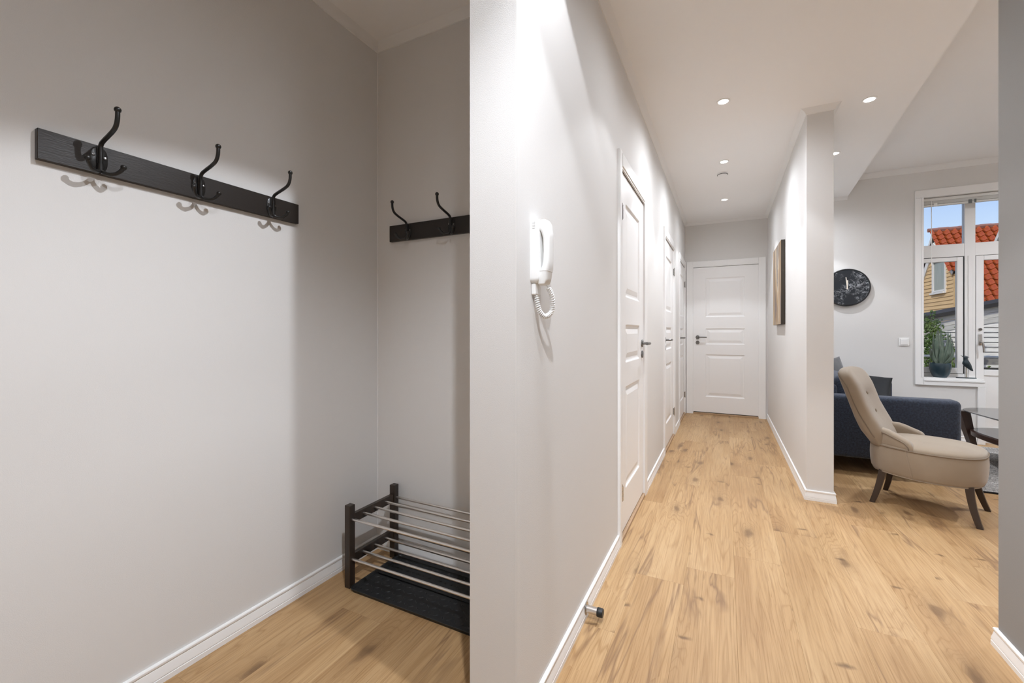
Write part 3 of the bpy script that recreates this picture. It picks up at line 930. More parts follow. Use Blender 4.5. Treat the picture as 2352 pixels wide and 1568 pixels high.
MB().ring_loft([[(0.029+0.0246*math.copysign(abs(math.cos(2*PI*j/20))**.55, math.cos(2*PI*j/20)), -0.0372+0.0172*math.copysign(abs(math.sin(2*PI*j/20))**.55, math.sin(2*PI*j/20)), zz) for j in range(20)] for zz in (0.0345, 0.0357)]).build('joint_line', M['plastic2'], ho, smooth=50)
path = catmull([(0.024, -0.010, -0.035), (0.024, -0.013, -0.060), (0.031, -0.018, -0.084), (0.046, -0.028, -0.097), (0.060, -0.040, -0.088), (0.064, -0.046, -0.066), (0.054, -0.047, -0.036), (0.038, -0.042, -0.012), (0.030, -0.036, -0.003)], 24)
core = path
n_turn = 30
coil = []
L = len(core)
up = None
for i in range(n_turn*12+1):
    f = i/(n_turn*12)*(L-30) + 4
    i0 = int(f); fr = f-i0
    p = core[i0].lerp(core[min(i0+1, L-1)], fr)
    tg = (core[min(i0+1, L-1)]-core[max(i0-1, 0)]).normalized()
    if up is None: up = tg.orthogonal().normalized()
    up = (up - tg*up.dot(tg)).normalized()
    s = tg.cross(up)
    a = 2*PI*i/12
    coil.append(p + (up*math.cos(a)+s*math.sin(a))*0.0060)
cb = MB().tube([core[0], core[2], core[4]], 0.002, 8).tube(coil, 0.0023, 6).tube([core[-28], core[-18], core[-8], core[-1]], 0.002, 8)
cb.build('coiled_cord', M['plastic'], t, smooth=60)

# door stop on the baseboard
t = thing('door_stop', (XL+0.0115, 1.672, 0.036), 'steel door stop with black rubber tip on the left baseboard', 'door stop')
MB().lathe([(0.0005, 0), (0.0255, 0), (0.0255, 0.002), (0.022, 0.0035), (0.0005, 0.0035)], 28, axis='x').build('flange', M['chrome'], t, smooth=40)
MB().lathe([(0.0005, 0.003), (0.0145, 0.003), (0.0145, 0.046), (0.0005, 0.046)], 28, axis='x').build('rod', M['steel'], t, smooth=40)
MB().lathe([(0.0005, 0.046), (0.0165, 0.046), (0.0172, 0.049), (0.0172, 0.066), (0.0155, 0.069), (0.0005, 0.069)], 28, axis='x').build('rubber_tip', M['rubber'], t, smooth=40)

# canvas painting on the right corridor wall
t = thing('canvas_painting', (XR, 4.680, 1.220), 'deep-edged abstract canvas in brown and cream on the corridor wall', 'painting')
MB().box(-0.034, -0.002, 0, 0.720, 0, 0.790).build('stretcher', M['canvas_side'], t)
MB().box(-0.0352, -0.0341, 0.001, 0.719, 0.001, 0.789).build('painted_front', M['painting'], t)

# ================================================================== LIVING ROOM
# wall clock
t = thing('wall_clock', (1.229, YW, 1.648), 'round black marble wall clock with pale hands', 'clock')
MB().lathe([(0.0005, 0), (0.211, 0), (0.212, -0.030), (0.208, -0.040), (0.201, -0.041), (0.199, -0.034), (0.0005, -0.034)], 64, axis='y').build('case', M['dark'], t, smooth=40)
MB().lathe([(0.0005, -0.0341), (0.1985, -0.0341), (0.1985, -0.0365), (0.0005, -0.0365)], 64, axis='y').build('dial', M['marble'], t, smooth=40)
def hand(ang, L, w):
    c, s = math.sin(ang), math.cos(ang)
    def P(a, b2, y): return (a*c + b2*s, y, a*s - b2*c)
    b = MB()
    pr = [(-0.02, -w), (L, -w*0.8), (L, w*0.8), (-0.02, w)]
    b.add([P(a, q, -0.0372) for a, q in pr]+[P(a, q, -0.0390) for a, q in pr], [(0,1,2,3),(7,6,5,4),(0,4,5,1),(1,5,6,2),(2,6,7,3),(3,7,4,0)])
    return b
hand(R(2), 0.082, 0.0062).build('hour_hand', M['hand'], t)
hh = hand(R(-6), 0.116, 0.0045); hh.v = [(x, y-0.0022, z) for x, y, z in hh.v]
hh.build('minute_hand', M['hand'], t)

# light switch
t = thing('light_switch', (1.727, YW, 1.040), 'square white light switch on the living room wall', 'light switch')
MB().box(-0.0425, 0.0425, -0.009, 0, -0.0425, 0.0425, 0.003, 2).build('plate', M['plastic'], t)
MB().box(-0.030, 0.030, -0.013, -0.009, -0.030, 0.030, 0.002, 2).build('rocker', M['plastic'], t)

# ---- beige slipper chair
CH_ANG = math.atan2(-0.409, 0.912)
chair = thing('slipper_chair', (0.970, 3.840, 0), 'beige upholstered slipper chair with button back and dark legs', 'chair', CH_ANG)
def outline(sx=1.0, sy=1.0, z=0.0, n=56, cx=0.236):
    pts = []
    for j in range(n):
        a = 2*PI*j/n
        c, s = math.cos(a), math.sin(a)
        ex = 2/2.7
        x = cx + 0.281*sx*math.copysign(abs(c)**ex, c)
        w = 0.264*(1-0.22*max(0, (cx-x)/0.281))
        y = w*sy*math.copysign(abs(s)**ex, s)
        zz = z
        pts.append((x, y, zz))
    return pts
sb = MB()
sb.ring_loft([outline(.86, .88, .212), outline(.93, .94, .218), outline(.972, .97, .236), outline(.992, .99, .275), outline(1.0, 1.0, .325), outline(.996, .997, .365), outline(.985, .987, .392)])
base_o = sb.build('seat_base', M['fabric'], chair, smooth=60)
sc_ = MB()
def dome(s, z): return outline(s, s, z)
sc_.ring_loft([dome(.983, .388), dome(.982, .400), dome(.965, .410), dome(.92, .419), dome(.82, .429), dome(.66, .437), dome(.45, .442), dome(.22, .444), dome(.04, .4445)])
seat_o = sc_.build('seat', M['fabric'], chair, smooth=60)
MB().tube(outline(.990, .990, .394), 0.0045, 8, closed=True).build('piping', M['piping'], seat_o, smooth=60)
bt = MB().tube(outline(.935, .942, .2185), 0.003, 6, closed=True)
bt.build('welt', M['fabric'], base_o, smooth=60)
def side_x_y(x, s):
    w = 0.264*(1-0.22*max(0, (0.236-x)/0.281))
    c = abs((x-0.236)/0.281)
    return s*w*(1-c**2.7)**(1/2.7)
for s in (-1, 1):
    pts = []
    for i in range(7):
        f = i/6
        x = 0.172+0.034*f; z = 0.392-0.170*f
        sc2 = interp([(.212, .90), (.236, .97), (.275, .99), (.325, 1.0), (.365, .997), (.392, .987)], z)
        pts.append((x, side_x_y(x, s)*sc2+0.0005*s, z))
    MB().tube(pts, 0.0042, 6).build('seam_welt', M['fabric'], base_o, smooth=60)
# back
FE = [(.385, .100), (.45, .085), (.512, .052), (.58, .015), (.654, -.022), (.72, -.043), (.785, -.066), (.83, -.090), (.89, -.125)]
RE = [(.385, -.038), (.41, -.050), (.47, -.083), (.55, -.112), (.70, -.158), (.84, -.205), (.89, -.214)]
bm_ = MB()
rings = []
zl = [.385, .41, .44, .47, .50, .53, .56, .59, .62, .65, .68, .70, .72, .74, .76, .78, .80, .815, .83]
tops = [(.843, .985, .99), (.856, .95, .965), (.867, .895, .92), (.877, .81, .84), (.885, .68, .72), (.891, .50, .54), (.8945, .30, .30), (.8955, .10, .10)]
stations = [(z, 1.0, 1.0) for z in zl] + tops
for z, fw, ft in stations:
    hw = interp([(.385, .182), (.47, .205), (.56, .215), (.70, .228), (.80, .230), (.9, .226)], z)*fw
    xf, xr = interp(FE, z), interp(RE, z)
    T = (xf-xr)
    xm = (xf+xr)/2
    ring = []
    nn = 64
    for j in range(nn):
        a = 2*PI*j/nn
        c, s = math.cos(a), math.sin(a)
        sy = math.copysign(abs(c)**(2/interp([(.385, 2.6), (.43, 3.2), (.52, 5.5)], z)), c)
        tx = math.copysign(abs(s)**(2/interp([(.385, 2.4), (.43, 3.0), (.52, 4.6)], z)), s)
        y = hw*sy
        x = xm + T/2*ft*tx
        if tx > 0:
            x -= 0.016*(1-sy*sy)*tx*ft
            for by, bz in ((0, .716), (0, .597)):
                d2 = ((y-by)/0.034)**2+((z-bz)/0.030)**2
                x -= 0.013*math.exp(-d2)
        else:
            x += 0.010*(sy*sy)*ft
        ring.append((x, y, z))
    rings.append(ring)
bm_.ring_loft(rings)
back_o = bm_.build('backrest', M['fabric'], chair, smooth=75)
def front_x(y, z):
    hw = interp([(.385, .182), (.47, .205), (.56, .215), (.70, .228), (.80, .230)], z)
    return interp(FE, z) - 0.016*(1-(y/hw)**2)
for bz in (.716, .597):
    MB().ball((front_x(0, bz)-0.0095, 0, bz), 0.013, 14, (0.55, 1, 1)).build('button', M['fabric'], back_o, smooth=60)
# piping lines down the sides of the back
for s in (-1, 1):
    pts = []
    for z in (.44, .47, .50, .55, .60, .66, .72, .78, .82, .846, .862):
        hw = interp([(.385, .182), (.47, .205), (.56, .215), (.70, .228), (.80, .230), (.9, .226)], z)
        fw = interp([(.83, 1), (.843, .985), (.856, .95), (.867, .895)], z)
        xf, xr = interp(FE, z), interp(RE, z)
        fx = interp([(.44, .50), (.60, .42), (.78, .40), (.862, .22)], z)
        pts.append((xr + (xf-xr)*fx, s*hw*fw*1.002, z))
    MB().tube(catmull(pts, 3), 0.0036, 6).build('piping', M['piping'], back_o, smooth=60)
# arms
for s in (-1, 1):
    ab = MB(); rings = []
    for x, zt, wy, zb in [(-.018, .430, .024, .384), (-.012, .472, .030, .384), (.003, .497, .035, .384), (.035, .508, .037, .384), (.080, .502, .038, .384), (.115, .488, .038, .384), (.150, .470, .038, .384), (.174, .459, .038, .384), (.188, .451, .037, .384), (.198, .441, .035, .384), (.205, .427, .031, .385), (.208, .412, .024, .389)]:
        yc = s*(abs(side_x_y(max(x, -.03), 1))*0.988 - wy - 0.001)
        ring = []
        for j in range(22):
            a = 2*PI*j/22
            c, q = math.cos(a), math.sin(a)
            ring.append((x, yc + wy*math.copysign(abs(c)**0.6, c), (zt+zb)/2 + (zt-zb)/2*math.copysign(abs(q)**0.7, q)))
        rings.append(ring)
    ab.ring_loft(rings)
    ao = ab.build('arm', M['fabric'], chair, smooth=60)
    pts = [(-.018, .468), (.02, .482), (.06, .480), (.10, .466), (.14, .450), (.165, .438), (.181, .418), (.185, .397)]
    MB().tube(catmull([(x, s*(abs(side_x_y(max(x, -.03), 1))*0.990), z) for x, z in pts], 4), 0.0036, 6).build('piping', M['piping'], ao, smooth=60)
# legs
def curved_leg(x0, y0, x1, y1, bow):
    b = MB(); rings = []
    for i in range(9):
        f = i/8
        z = 0.224*(1-f)
        x = x0+(x1-x0)*f + bow[0]*f*(1-f); y = y0+(y1-y0)*f + bow[1]*f*(1-f)
        w = 0.0195-0.0055*f
        d = 0.0195-0.0045*f
        rings.append([(x-w, y-d, z), (x-w*.6, y-d*1.12, z), (x+w*.6, y-d*1.12, z), (x+w, y-d, z), (x+w, y+d, z), (x+w*.6, y+d*1.12, z), (x-w*.6, y+d*1.12, z), (x-w, y+d, z)])
    b.ring_loft(rings)
    return b
curved_leg(.445, -.170, .490, -.203, (-.030, 0)).build('leg', M['leg'], chair, smooth=30)
curved_leg(.445, .170, .502, .205, (-.030, 0)).build('leg', M['leg'], chair, smooth=30)
curved_leg(.045, -.150, -.006, -.176, (.022, 0)).build('leg', M['leg'], chair, smooth=30)
curved_leg(.045, .150, .004, .179, (.022, 0)).build('leg', M['leg'], chair, smooth=30)

# ---- navy sofa with its back to the corridor wall
SX, SY0, SY1 = 0.70, 4.330, 5.955
sofa = thing('sofa', (SX, SY0, 0), 'navy blue fabric sofa behind the beige chair', 'sofa')
MB().box(0.02, 0.880, 0, 0.150, 0.125, 0.632, 0.035, 4).build('arm', M['sofa'], sofa, smooth=50)
MB().box(0.02, 0.880, SY1-SY0-0.150, SY1-SY0, 0.125, 0.632, 0.035, 4).build('arm', M['sofa'], sofa, smooth=50)
MB().box(0.03, 0.850, 0.152, SY1-SY0-0.152, 0.128, 0.300, 0.012, 3).build('seat_base', M['sofa'], sofa, smooth=50)
ml = (SY1-SY0)/2
MB().box(0.22, 0.865, 0.154, ml-0.002, 0.302, 0.445, 0.03, 4).build('seat_cushion', M['sofa'], sofa, smooth=50)
MB().box(0.22, 0.865, ml+0.002, SY1-SY0-0.154, 0.302, 0.445, 0.03, 4).build('seat_cushion', M['sofa'], sofa, smooth=50)
MB().box(0.0, 0.16, 0.152, SY1-SY0-0.152, 0.125, 0.70, 0.03, 4).build('back_frame', M['sofa'], sofa, smooth=50)
for a, q in ((0.160, ml-0.004), (ml+0.004, SY1-SY0-0.160)):
    bb = MB().box(0.130, 0.300, a, q, 0.446, 0.775, 0.05, 5)
    bb.build('back_cushion', M['sofa'], sofa, smooth=50)
for px in (0.07, 0.77):
    for py in (0.07, SY1-SY0-0.07):
        MB().box(px-0.022, px+0.022, py-0.022, py+0.022, 0.0, 0.127, 0.003, 1).build('leg', M['leg'], sofa)
# scatter cushions
def pillow(name, w, h, th, m, loc, rot, label, cat, seed=1):
    t = MB()
    N = 20
    top, bot = [], []
    for i in range(N+1):
        for j in range(N+1):
            u, v = -1+2*i/N, -1+2*j/N
            prof = ((1-abs(u)**2.4)*(1-abs(v)**2.4))
            edge = 1-0.10*((1-abs(v)**2)*abs(u)**8+(1-abs(u)**2)*abs(v)**8)
            th_ = th/2*max(prof, 0)**0.55
            wob = 0.006*noise.noise(Vector((u*3, v*3, seed)))
            x = u*w/2*(1-0.09*(1-v*v)); z = v*h/2*(1-0.09*(1-u*u))
            top.append((x, -th_+wob*prof, z)); bot.append((x, th_+wob*prof, z))
    fs = []
    for i in range(N):
        for j in range(N):
            a = i*(N+1)+j
            fs.append((a, a+1, a+N+2, a+N+1))
    t.add(top, fs); t.add(bot, [f[::-1] for f in fs])
    o = t.build(name, m, None, smooth=80)
    bm = bmesh.new(); bm.from_mesh(o.data); bmesh.ops.remove_doubles(bm, verts=bm.verts[:], dist=1e-4); bmesh.ops.recalc_face_normals(bm, faces=bm.faces[:]); bm.to_mesh(o.data); bm.free()
    o.location = loc; o.rotation_euler = rot
    return tag(o, label, cat)
pillow('scatter_cushion', 0.42, 0.42, 0.13, M['cushion'], (1.165, 5.06, 0.600), (R(-48), R(6), R(-8)), 'dark charcoal satin cushion peeking out right of the chair back', 'cushion', 2)
pillow('scatter_cushion', 0.44, 0.44, 0.12, M['greyc'], (1.050, 5.62, 0.664), (R(-12), R(0), R(58)), 'grey cushion on the sofa whose corner shows left of the chair back', 'cushion', 5)

# ---- rug
t = thing('rug', (1.62, 4.235, 0), 'grey woven rug under the coffee table', 'rug')
MB().box(0, 1.55, 0, 1.62, 0.0005, 0.011, 0.003, 2).build('pile', M['rug'], t)
wv = MB()
for i in range(54):
    y = 0.012 + i*0.0300
    wv.tube([(0.006, y, 0.0115), (1.544, y, 0.0115)], 0.006, 6)
ro = wv.build('weave_ribs', M['rug'], t, smooth=60); ro['kind'] = 'stuff'
MB().box(-0.003, 1.553, -0.004, 0.004, 0.0005, 0.013, 0.002, 1).build('border', M['cushion'], t)

# ---- coffee table
tbl = thing('coffee_table', (2.30, 4.96, 0.0178), 'dark coffee table with glossy top and lower shelf beside the sofa', 'coffee table', R(6))
def supere(rx, ry, e, z, n=56): 
    return [(rx*math.copysign(abs(math.cos(2*PI*j/n))**(2/e), math.cos(2*PI*j/n)), ry*math.copysign(abs(math.sin(2*PI*j/n))**(2/e), math.sin(2*PI*j/n)), z) for j in range(n)]
MB().ring_loft([supere(.360, .420, 3.2, .418), supere(.395, .455, 3.2, .432), supere(.400, .460, 3.2, .437), supere(.398, .458, 3.2, .440)]).build('table_top', M['tabletop'], tbl, smooth=40)
MB().ring_loft([supere(.401, .461, 3.2, .4335), supere(.4035, .4635, 3.2, .4355), supere(.401, .461, 3.2, .4375)]).build('edge_band', M['dark'], tbl, smooth=40)
MB().box(-0.0015, 0.0015, -0.40, 0.40, 0.4398, 0.4405).build('leaf_joint', M['dark'], tbl)
MB().ring_loft([supere(.32, .38, 3.0, .205), supere(.365, .425, 3.0, .225), supere(.368, .428, 3.0, .262), supere(.360, .420, 3.0, .266)]).build('shelf', M['tablewood'], tbl, smooth=40)
MB().ring_loft([supere(.350, .405, 3.0, .2665), supere(.350, .405, 3.0, .269)]).build('shelf_inlay', M['tabletop'], tbl, smooth=40)
for sx in (-1, 1):
    for sy in (-1, 1):
        b = MB(); rings = []
        for f in (0, .25, .5, .75, 1):
            z = .420*(1-f)
            cx, cy = sx*(.345-.075*f), sy*(.360-.050*f)
            w = 0.034-0.018*f; d = 0.050-0.030*f
            rings.append([(cx-w, cy-d, z), (cx+w, cy-d, z), (cx+w, cy+d, z), (cx-w, cy+d, z)])
        b.ring_loft(rings).build('leg', M['tablewood'], tbl)

# potted twig plant on the coffee table, its leaf tips reach past the wall edge
t = thing('potted_plant', (2.500, 4.900, 0.4585), 'dark leafed plant with white flower on the coffee table', 'plant')
MB().lathe([(0.0005, 0), (0.040, 0), (0.052, 0.03), (0.050, 0.085), (0.044, 0.100), (0.040, 0.098), (0.0005, 0.094)], 24).build('vase', M['vase'], t, smooth=40)
def leaf_blade(b, base, tip, w, nrm=(0, 0, 1), curl=0.0, th=0.0012):
    base, tip = Vector(base), Vector(tip)
    d = tip-base
    s = d.cross(Vector(nrm)).normalized()
    u = s.cross(d).normalized()
    rings = []
    for i in range(7):
        f = i/6
        ww = w*max(math.sin(PI*min(f*0.92+0.06, 1))**0.8, 0.03)
        c = base + d*f + u*curl*math.sin(PI*f)
        rings.append([c-s*ww, c+u*th, c+s*ww, c-u*th])
    b.ring_loft(rings)
MB().tube(catmull([(0, 0, 0.09), (-0.04, -0.01, 0.16), (-0.12, -0.02, 0.21)], 5), 0.003, 6).tube(catmull([(0, 0, 0.09), (-0.05, 0.0, 0.13), (-0.13, 0.01, 0.15)], 5), 0.003, 6).tube(catmull([(0, 0, 0.09), (-0.01, 0.02, 0.2), (-0.06, 0.02, 0.30)], 5), 0.003, 6).build('stem', M['orchid'], t, smooth=60)
for bs, tp in (((-.10, -.02, .205), (-.190, -.03, .180)), ((-.11, .01, .145), (-.200, .0, .105)), ((.02, 0, .1), (.12, .03, .16)), ((0, .02, .1), (-.03, .14, .17)), ((0, -.02, .1), (.05, -.12, .15))):
    b = MB(); leaf_blade(b, bs, tp, 0.014, curl=0.008)
    b.build('leaf', M['orchid'], t, smooth=60)
for k in range(5):
    a = 2*PI*k/5
    b = MB(); leaf_blade(b, (-.070, .02, .292), (-.070+.034*math.cos(a), .02+.012*math.sin(2*a), .292+.034*math.sin(a)), 0.013, nrm=(0, 1, 0.2))
    b.build('petal', M['petal'], t, smooth=60)

# ---- aloe in a blue-grey pot on the sill
t = thing('potted_aloe', (2.040, 6.080, 0.667), 'spiky aloe in a dark blue-grey pot on the window sill', 'plant')
MB().lathe([(0.0005, 0), (0.052, 0), (0.066, 0.025), (0.080, 0.065), (0.086, 0.105), (0.086, 0.140), (0.082, 0.150), (0.077, 0.149), (0.074, 0.135), (0.0005, 0.128)], 36).build('pot', M['pot'], t, smooth=40)
MB().lathe([(0.0005, 0.129), (0.072, 0.134), (0.070, 0.138), (0.0005, 0.142)], 24).build('soil', M['soil'], t, smooth=40)
rl = random.Random(5)
leafs = [(-0.018, 0.00, -0.012, 0.512, 0.026), (0.022, 0.01, 0.010, 0.505, 0.027), (-0.035, 0.005, -0.050, 0.47, 0.022), (0.030, 0.0, 0.062, 0.495, 0.020), (0.042, -0.005, 0.078, 0.480, 0.018), (-0.05, 0.01, -0.072, 0.335, 0.018), (0.050, 0.01, 0.102, 0.40, 0.017), (-0.02, -0.02, -0.038, 0.49, 0.021), (0.004, 0.03, 0.030, 0.43, 0.020), (0.04, -0.03, 0.088, 0.30, 0.018), (-0.045, -0.02, -0.062, 0.27, 0.018), (0.0, -0.03, -0.002, 0.36, 0.022)]
for bx_, by_, tx_, tz_, w_ in leafs:
    b = MB(); rings = []
    p0 = Vector((bx_*0.5, by_*0.5, 0.136)); p1 = Vector((tx_, by_*1.6, tz_))
    mid = Vector((tx_*0.9+bx_*0.35, by_*1.3, 0.136+(tz_-0.136)*0.42))
    for i in range(12):
        f = i/11
        c = p0*(1-f)**2+mid*2*f*(1-f)+p1*f*f
        w = w_*(interp([(0, .55), (.2, .95), (.4, 1.0), (.7, .62), (.9, .22), (1, .03)], f))
        th = w*0.42
        rings.append([(c.x+w*math.cos(a), c.y+th*math.sin(a)-(0.010*(1-f))*abs(math.cos(a)), c.z) for a in [2*PI*q/10 for q in range(10)]])
    b.ring_loft(rings)
    b.build('leaf', M['aloe'], t, smooth=70)

# ---- carved bird on a rod
t = thing('bird_figurine', (2.238, 6.070, 0.667), 'dark carved bird figurine on a rod and flat base on the sill', 'figurine')
MB().ring_loft([[(0.078*math.cos(2*PI*j/32), 0.040*math.sin(2*PI*j/32), z) for j in range(32)] for z in (0, 0.008)]).build('base', M['bird'], t, smooth=40)
MB().tube([(0, 0, 0.007), (0, 0, 0.135)], 0.0042, 10).build('rod', M['birdrod'], t, smooth=50)
bd = MB(); rings = []
for c, r1, r2 in [((0.050, 0.0, 0.076), .004, .003), ((0.043, 0, 0.084), .010, .007), ((0.034, 0, 0.098), .014, .011), ((0.022, 0, 0.116), .021, .018), ((0.008, 0, 0.138), .028, .024), ((-0.002, 0, 0.160), .028, .025), ((-0.004, 0, 0.180), .021, .020), ((-0.004, 0, 0.194), .014, .014), ((-0.005, 0, 0.206), .0165, .015), ((-0.006, 0, 0.218), .0165, .014), ((-0.007, 0, 0.227), .011, .010), ((-0.008, 0, 0.232), .004, .004)]:
    rings.append([(c[0]+r1*math.cos(2*PI*j/20), c[1]+r2*math.sin(2*PI*j/20), c[2]+0.25*r1*math.cos(2*PI*j/20)) for j in range(20)])
bd.ring_loft(rings).build('body', M['bird'], t, smooth=60)
MB().tube([(-0.018, 0, 0.220), (-0.030, 0, 0.228), (-0.042, 0, 0.238)], [0.0045, 0.003, 0.0008], 8).build('beak', M['bird'], t, smooth=60)
MB().tube([(0.006, 0, 0.222), (0.016, 0, 0.220), (0.024, 0, 0.214)], [0.006, 0.004, 0.001], 8).build('crest', M['bird'], t, smooth=60)

# ---- raised venetian blind under the window head
t = thing('venetian_blind', (1.886, 6.062, 2.480), 'raised white venetian blind stacked under the window head', 'blind')
MB().box(0, 1.28, -0.020, 0.020, 0.056, 0.088, 0.004, 2).build('head_rail', M['blind'], t)
slm = MB().box(0.004, 1.276, -0.019, 0.019, -0.0012, 0.0012, 0.0005, 1).mesh('slat', M['blind'])
for i in range(10):
    o = bpy.data.objects.new('slat', slm); COL.objects.link(o); o.parent = t; o.location = (0, 0, 0.024+i*0.0032)
MB().box(0.002, 1.278, -0.019, 0.019, 0.002, 0.020, 0.005, 2).build('bottom_rail', M['blind'], t)
for x in (0.105, 0.372, 1.05):
    MB().box(x-0.014, x+0.014, -0.024, -0.0195, -0.006, 0.034, 0.002, 1).build('bracket', M['blind'] if x < 0.2 else M['clip'], t)
MB().box(0.402, 0.418, -0.024, -0.0195, 0.0, 0.036, 0.002, 1).build('bracket', M['clip'], t)
MB().tube([(0.070, -0.026, 0.055), (0.071, -0.027, -0.18), (0.072, -0.027, -0.62)], 0.0032, 8).build('tilt_wand', M['plastic'], t, smooth=60)

# ================================================================== OUTSIDE
struct(MB().box(-40, 60, 8.9, 80, -3.4, -3.0).build('ground_yard', M['ground']), 'yard ground far below the window')
# balcony slab and railing
struct(MB().box(0.9, 5.2, YW+0.22, 7.62, -0.22, -0.06).build('balcony_floor', M['housewhite']), 'pale balcony slab outside the glazed door')
t = thing('balcony_railing', (0.95, 7.52, -0.06), 'thin white balcony railing outside the window', 'railing')
MB().tube([(0, 0, 0.888), (4.2, 0, 0.888)], 0.0165, 12).build('top_rail', M['housewhite'], t, smooth=50)
MB().tube([(0, 0, 0.50), (4.2, 0, 0.50)], 0.010, 10).build('lower_rail', M['housewhite'], t, smooth=50)
for x in (0.0, 3.0, 4.2):
    MB().tube([(x, 0, 0), (x, 0, 0.888)], 0.016, 10).build('post', M['housewhite'], t, smooth=50)

# yellow clapboard house with a glazed tile roof; its gable looks towards -X
GX, RY, RZ, EY, EZ = 10.0, 30.28, 6.53, 26.40, 2.25
HL = 5.4
slope = math.atan2(RZ-EZ, RY-EY)
t = thing('clapboard_house', (GX, RY, -3.0), 'yellow clapboard gable house with orange tiled roof seen through the window', 'house')
Z0 = 3.0
def hz(z): return z + Z0
core = MB()
KY = -2.14
kz = RZ-0.28+KY*math.tan(slope)
poly = [(KY, hz(-3.0)), (KY, hz(kz)), (0, hz(RZ-0.28)), (3.62, hz(2.25)), (3.62, hz(-3.0))]
core.add([(0.06, y, z) for y, z in poly]+[(HL+6, y, z) for y, z in poly], [(0,1,2,3,4), (9,8,7,6,5)] + [(i, (i+1) % 5, 5+(i+1) % 5, 5+i) for i in range(5)])
core.build('walls', M['clap'], t)
MB().box(0.40, HL+6, -3.62, KY-0.001, 0, hz(2.05)).build('annex_walls', M['housewhite'], t)
MB().box(-0.06, 0.10, KY-0.02, KY+0.10, 0, hz(kz-0.05)).build('corner_board', M['clap'], t)
def halfw(z): return max(0.0, (RZ-0.28-z)/math.tan(slope)) if z > 2.35 else 3.62
bexp = 0.195
z = 1.35
while z < RZ-0.6:
    zt = z+bexp
    m_ = M['clap'] if z < 5.5 else M['housewhite']
    w0, w1_ = halfw(z), halfw(zt)
    n0, n1 = min(w0, -KY), min(w1_, -KY)
    spans = [(-1, 1)]
    wy0, wy1, wz0, wz1 = -1.22, 0.30, 3.20, 4.86
    def addboard(a0, a1, b0, b1):
        # lower edge proud, upper edge tucked in
        MB().add([(-0.035, a0, hz(z)), (-0.035, b0, hz(z)), (0.0, b1, hz(zt+0.02)), (0.0, a1, hz(zt+0.02)), (0.059, a0, hz(z)), (0.059, b0, hz(z)), (0.059, b1, hz(zt+0.02)), (0.059, a1, hz(zt+0.02))], [(0,1,2,3),(7,6,5,4),(0,4,5,1),(1,5,6,2),(2,6,7,3),(3,7,4,0)]).build('clapboard', m_, t)
    if zt > wz0 and z < wz1:
        if w0 > 0.45:
            addboard(-n0, -n1, wy0-0.02, wy0-0.02)
            addboard(wy1+0.02, wy1+0.02, w0, w1_)
    else:
        addboard(-n0, -n1, w0, w1_)
    z += bexp
wn_ = thing('gable_window', (0, 0, 0), None, None); wn_.parent = t
for x0, x1, y0, y1, z0, z1, nm in ((-0.07, 0.055, -1.24, -1.12, 3.10, 4.90, 'window_frame'), (-0.07, 0.055, 0.20, 0.33, 3.10, 4.90, 'window_frame'), (-0.07, 0.055, -1.12, 0.20, 4.78, 4.90, 'window_frame'), (-0.07, 0.055, -1.12, 0.20, 3.22, 3.30, 'window_frame'), (-0.14, 0.055, -1.16, 0.40, 3.10, 3.19, 'window_sill')):
    MB().box(x0, x1, y0, y1, hz(z0), hz(z1)).build(nm, M['housewhite'], wn_)
MB().box(-0.01, 0.05, -1.12, 0.20, hz(3.30), hz(4.78)).build('pane', M['houseglass'], wn_)
# roof deck, barge boards
for s in (-1, 1):
    dk = MB()
    ov = 0.10
    def rp(d, x, up=0.0):   # d = distance down the slope from the ridge
        return (x, s*(d*math.cos(slope)+up*math.sin(slope)), hz(RZ-d*math.sin(slope)+up*math.cos(slope)))
    LN = 5.78
    LB = LN if s > 0 else -KY/math.cos(slope)+0.10
    FS = [(0,1,2,3),(7,6,5,4),(0,4,5,1),(1,5,6,2),(2,6,7,3),(3,7,4,0)]
    def slab(x0, x1, d0, d1, u0, u1): return [rp(d0, x0, u0), rp(d1, x0, u0), rp(d1, x1, u0), rp(d0, x1, u0), rp(d0, x0, u1), rp(d1, x0, u1), rp(d1, x1, u1), rp(d0, x1, u1)]
    dk.add(slab(-ov, HL+6, 0, LB, -.05, -.13), FS)
    if s < 0: dk.add(slab(0.30, HL+6, LB, LN, -.05, -.13), FS)
    ro = dk.build('roof_deck', M['tilecap'] if s > 0 else M['housegap'], t)
    MB().add(slab(-ov-.03, -ov, 0, LB+.05, -.03, -.20), FS).build('barge_board', M['housewhite'], t)
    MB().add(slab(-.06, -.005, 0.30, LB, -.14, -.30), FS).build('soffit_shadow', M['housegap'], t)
    if s > 0: MB().add(slab(-.075, -.005, 0.60, LB, -.30, -.62), FS).build('rake_trim', M['housewhite'], t)
    else: MB().add(slab(-.075, -.005, 0.40, LB, -.18, -.40), FS).build('rake_trim', M['clap'], t)
    if s < 0: deck = ro
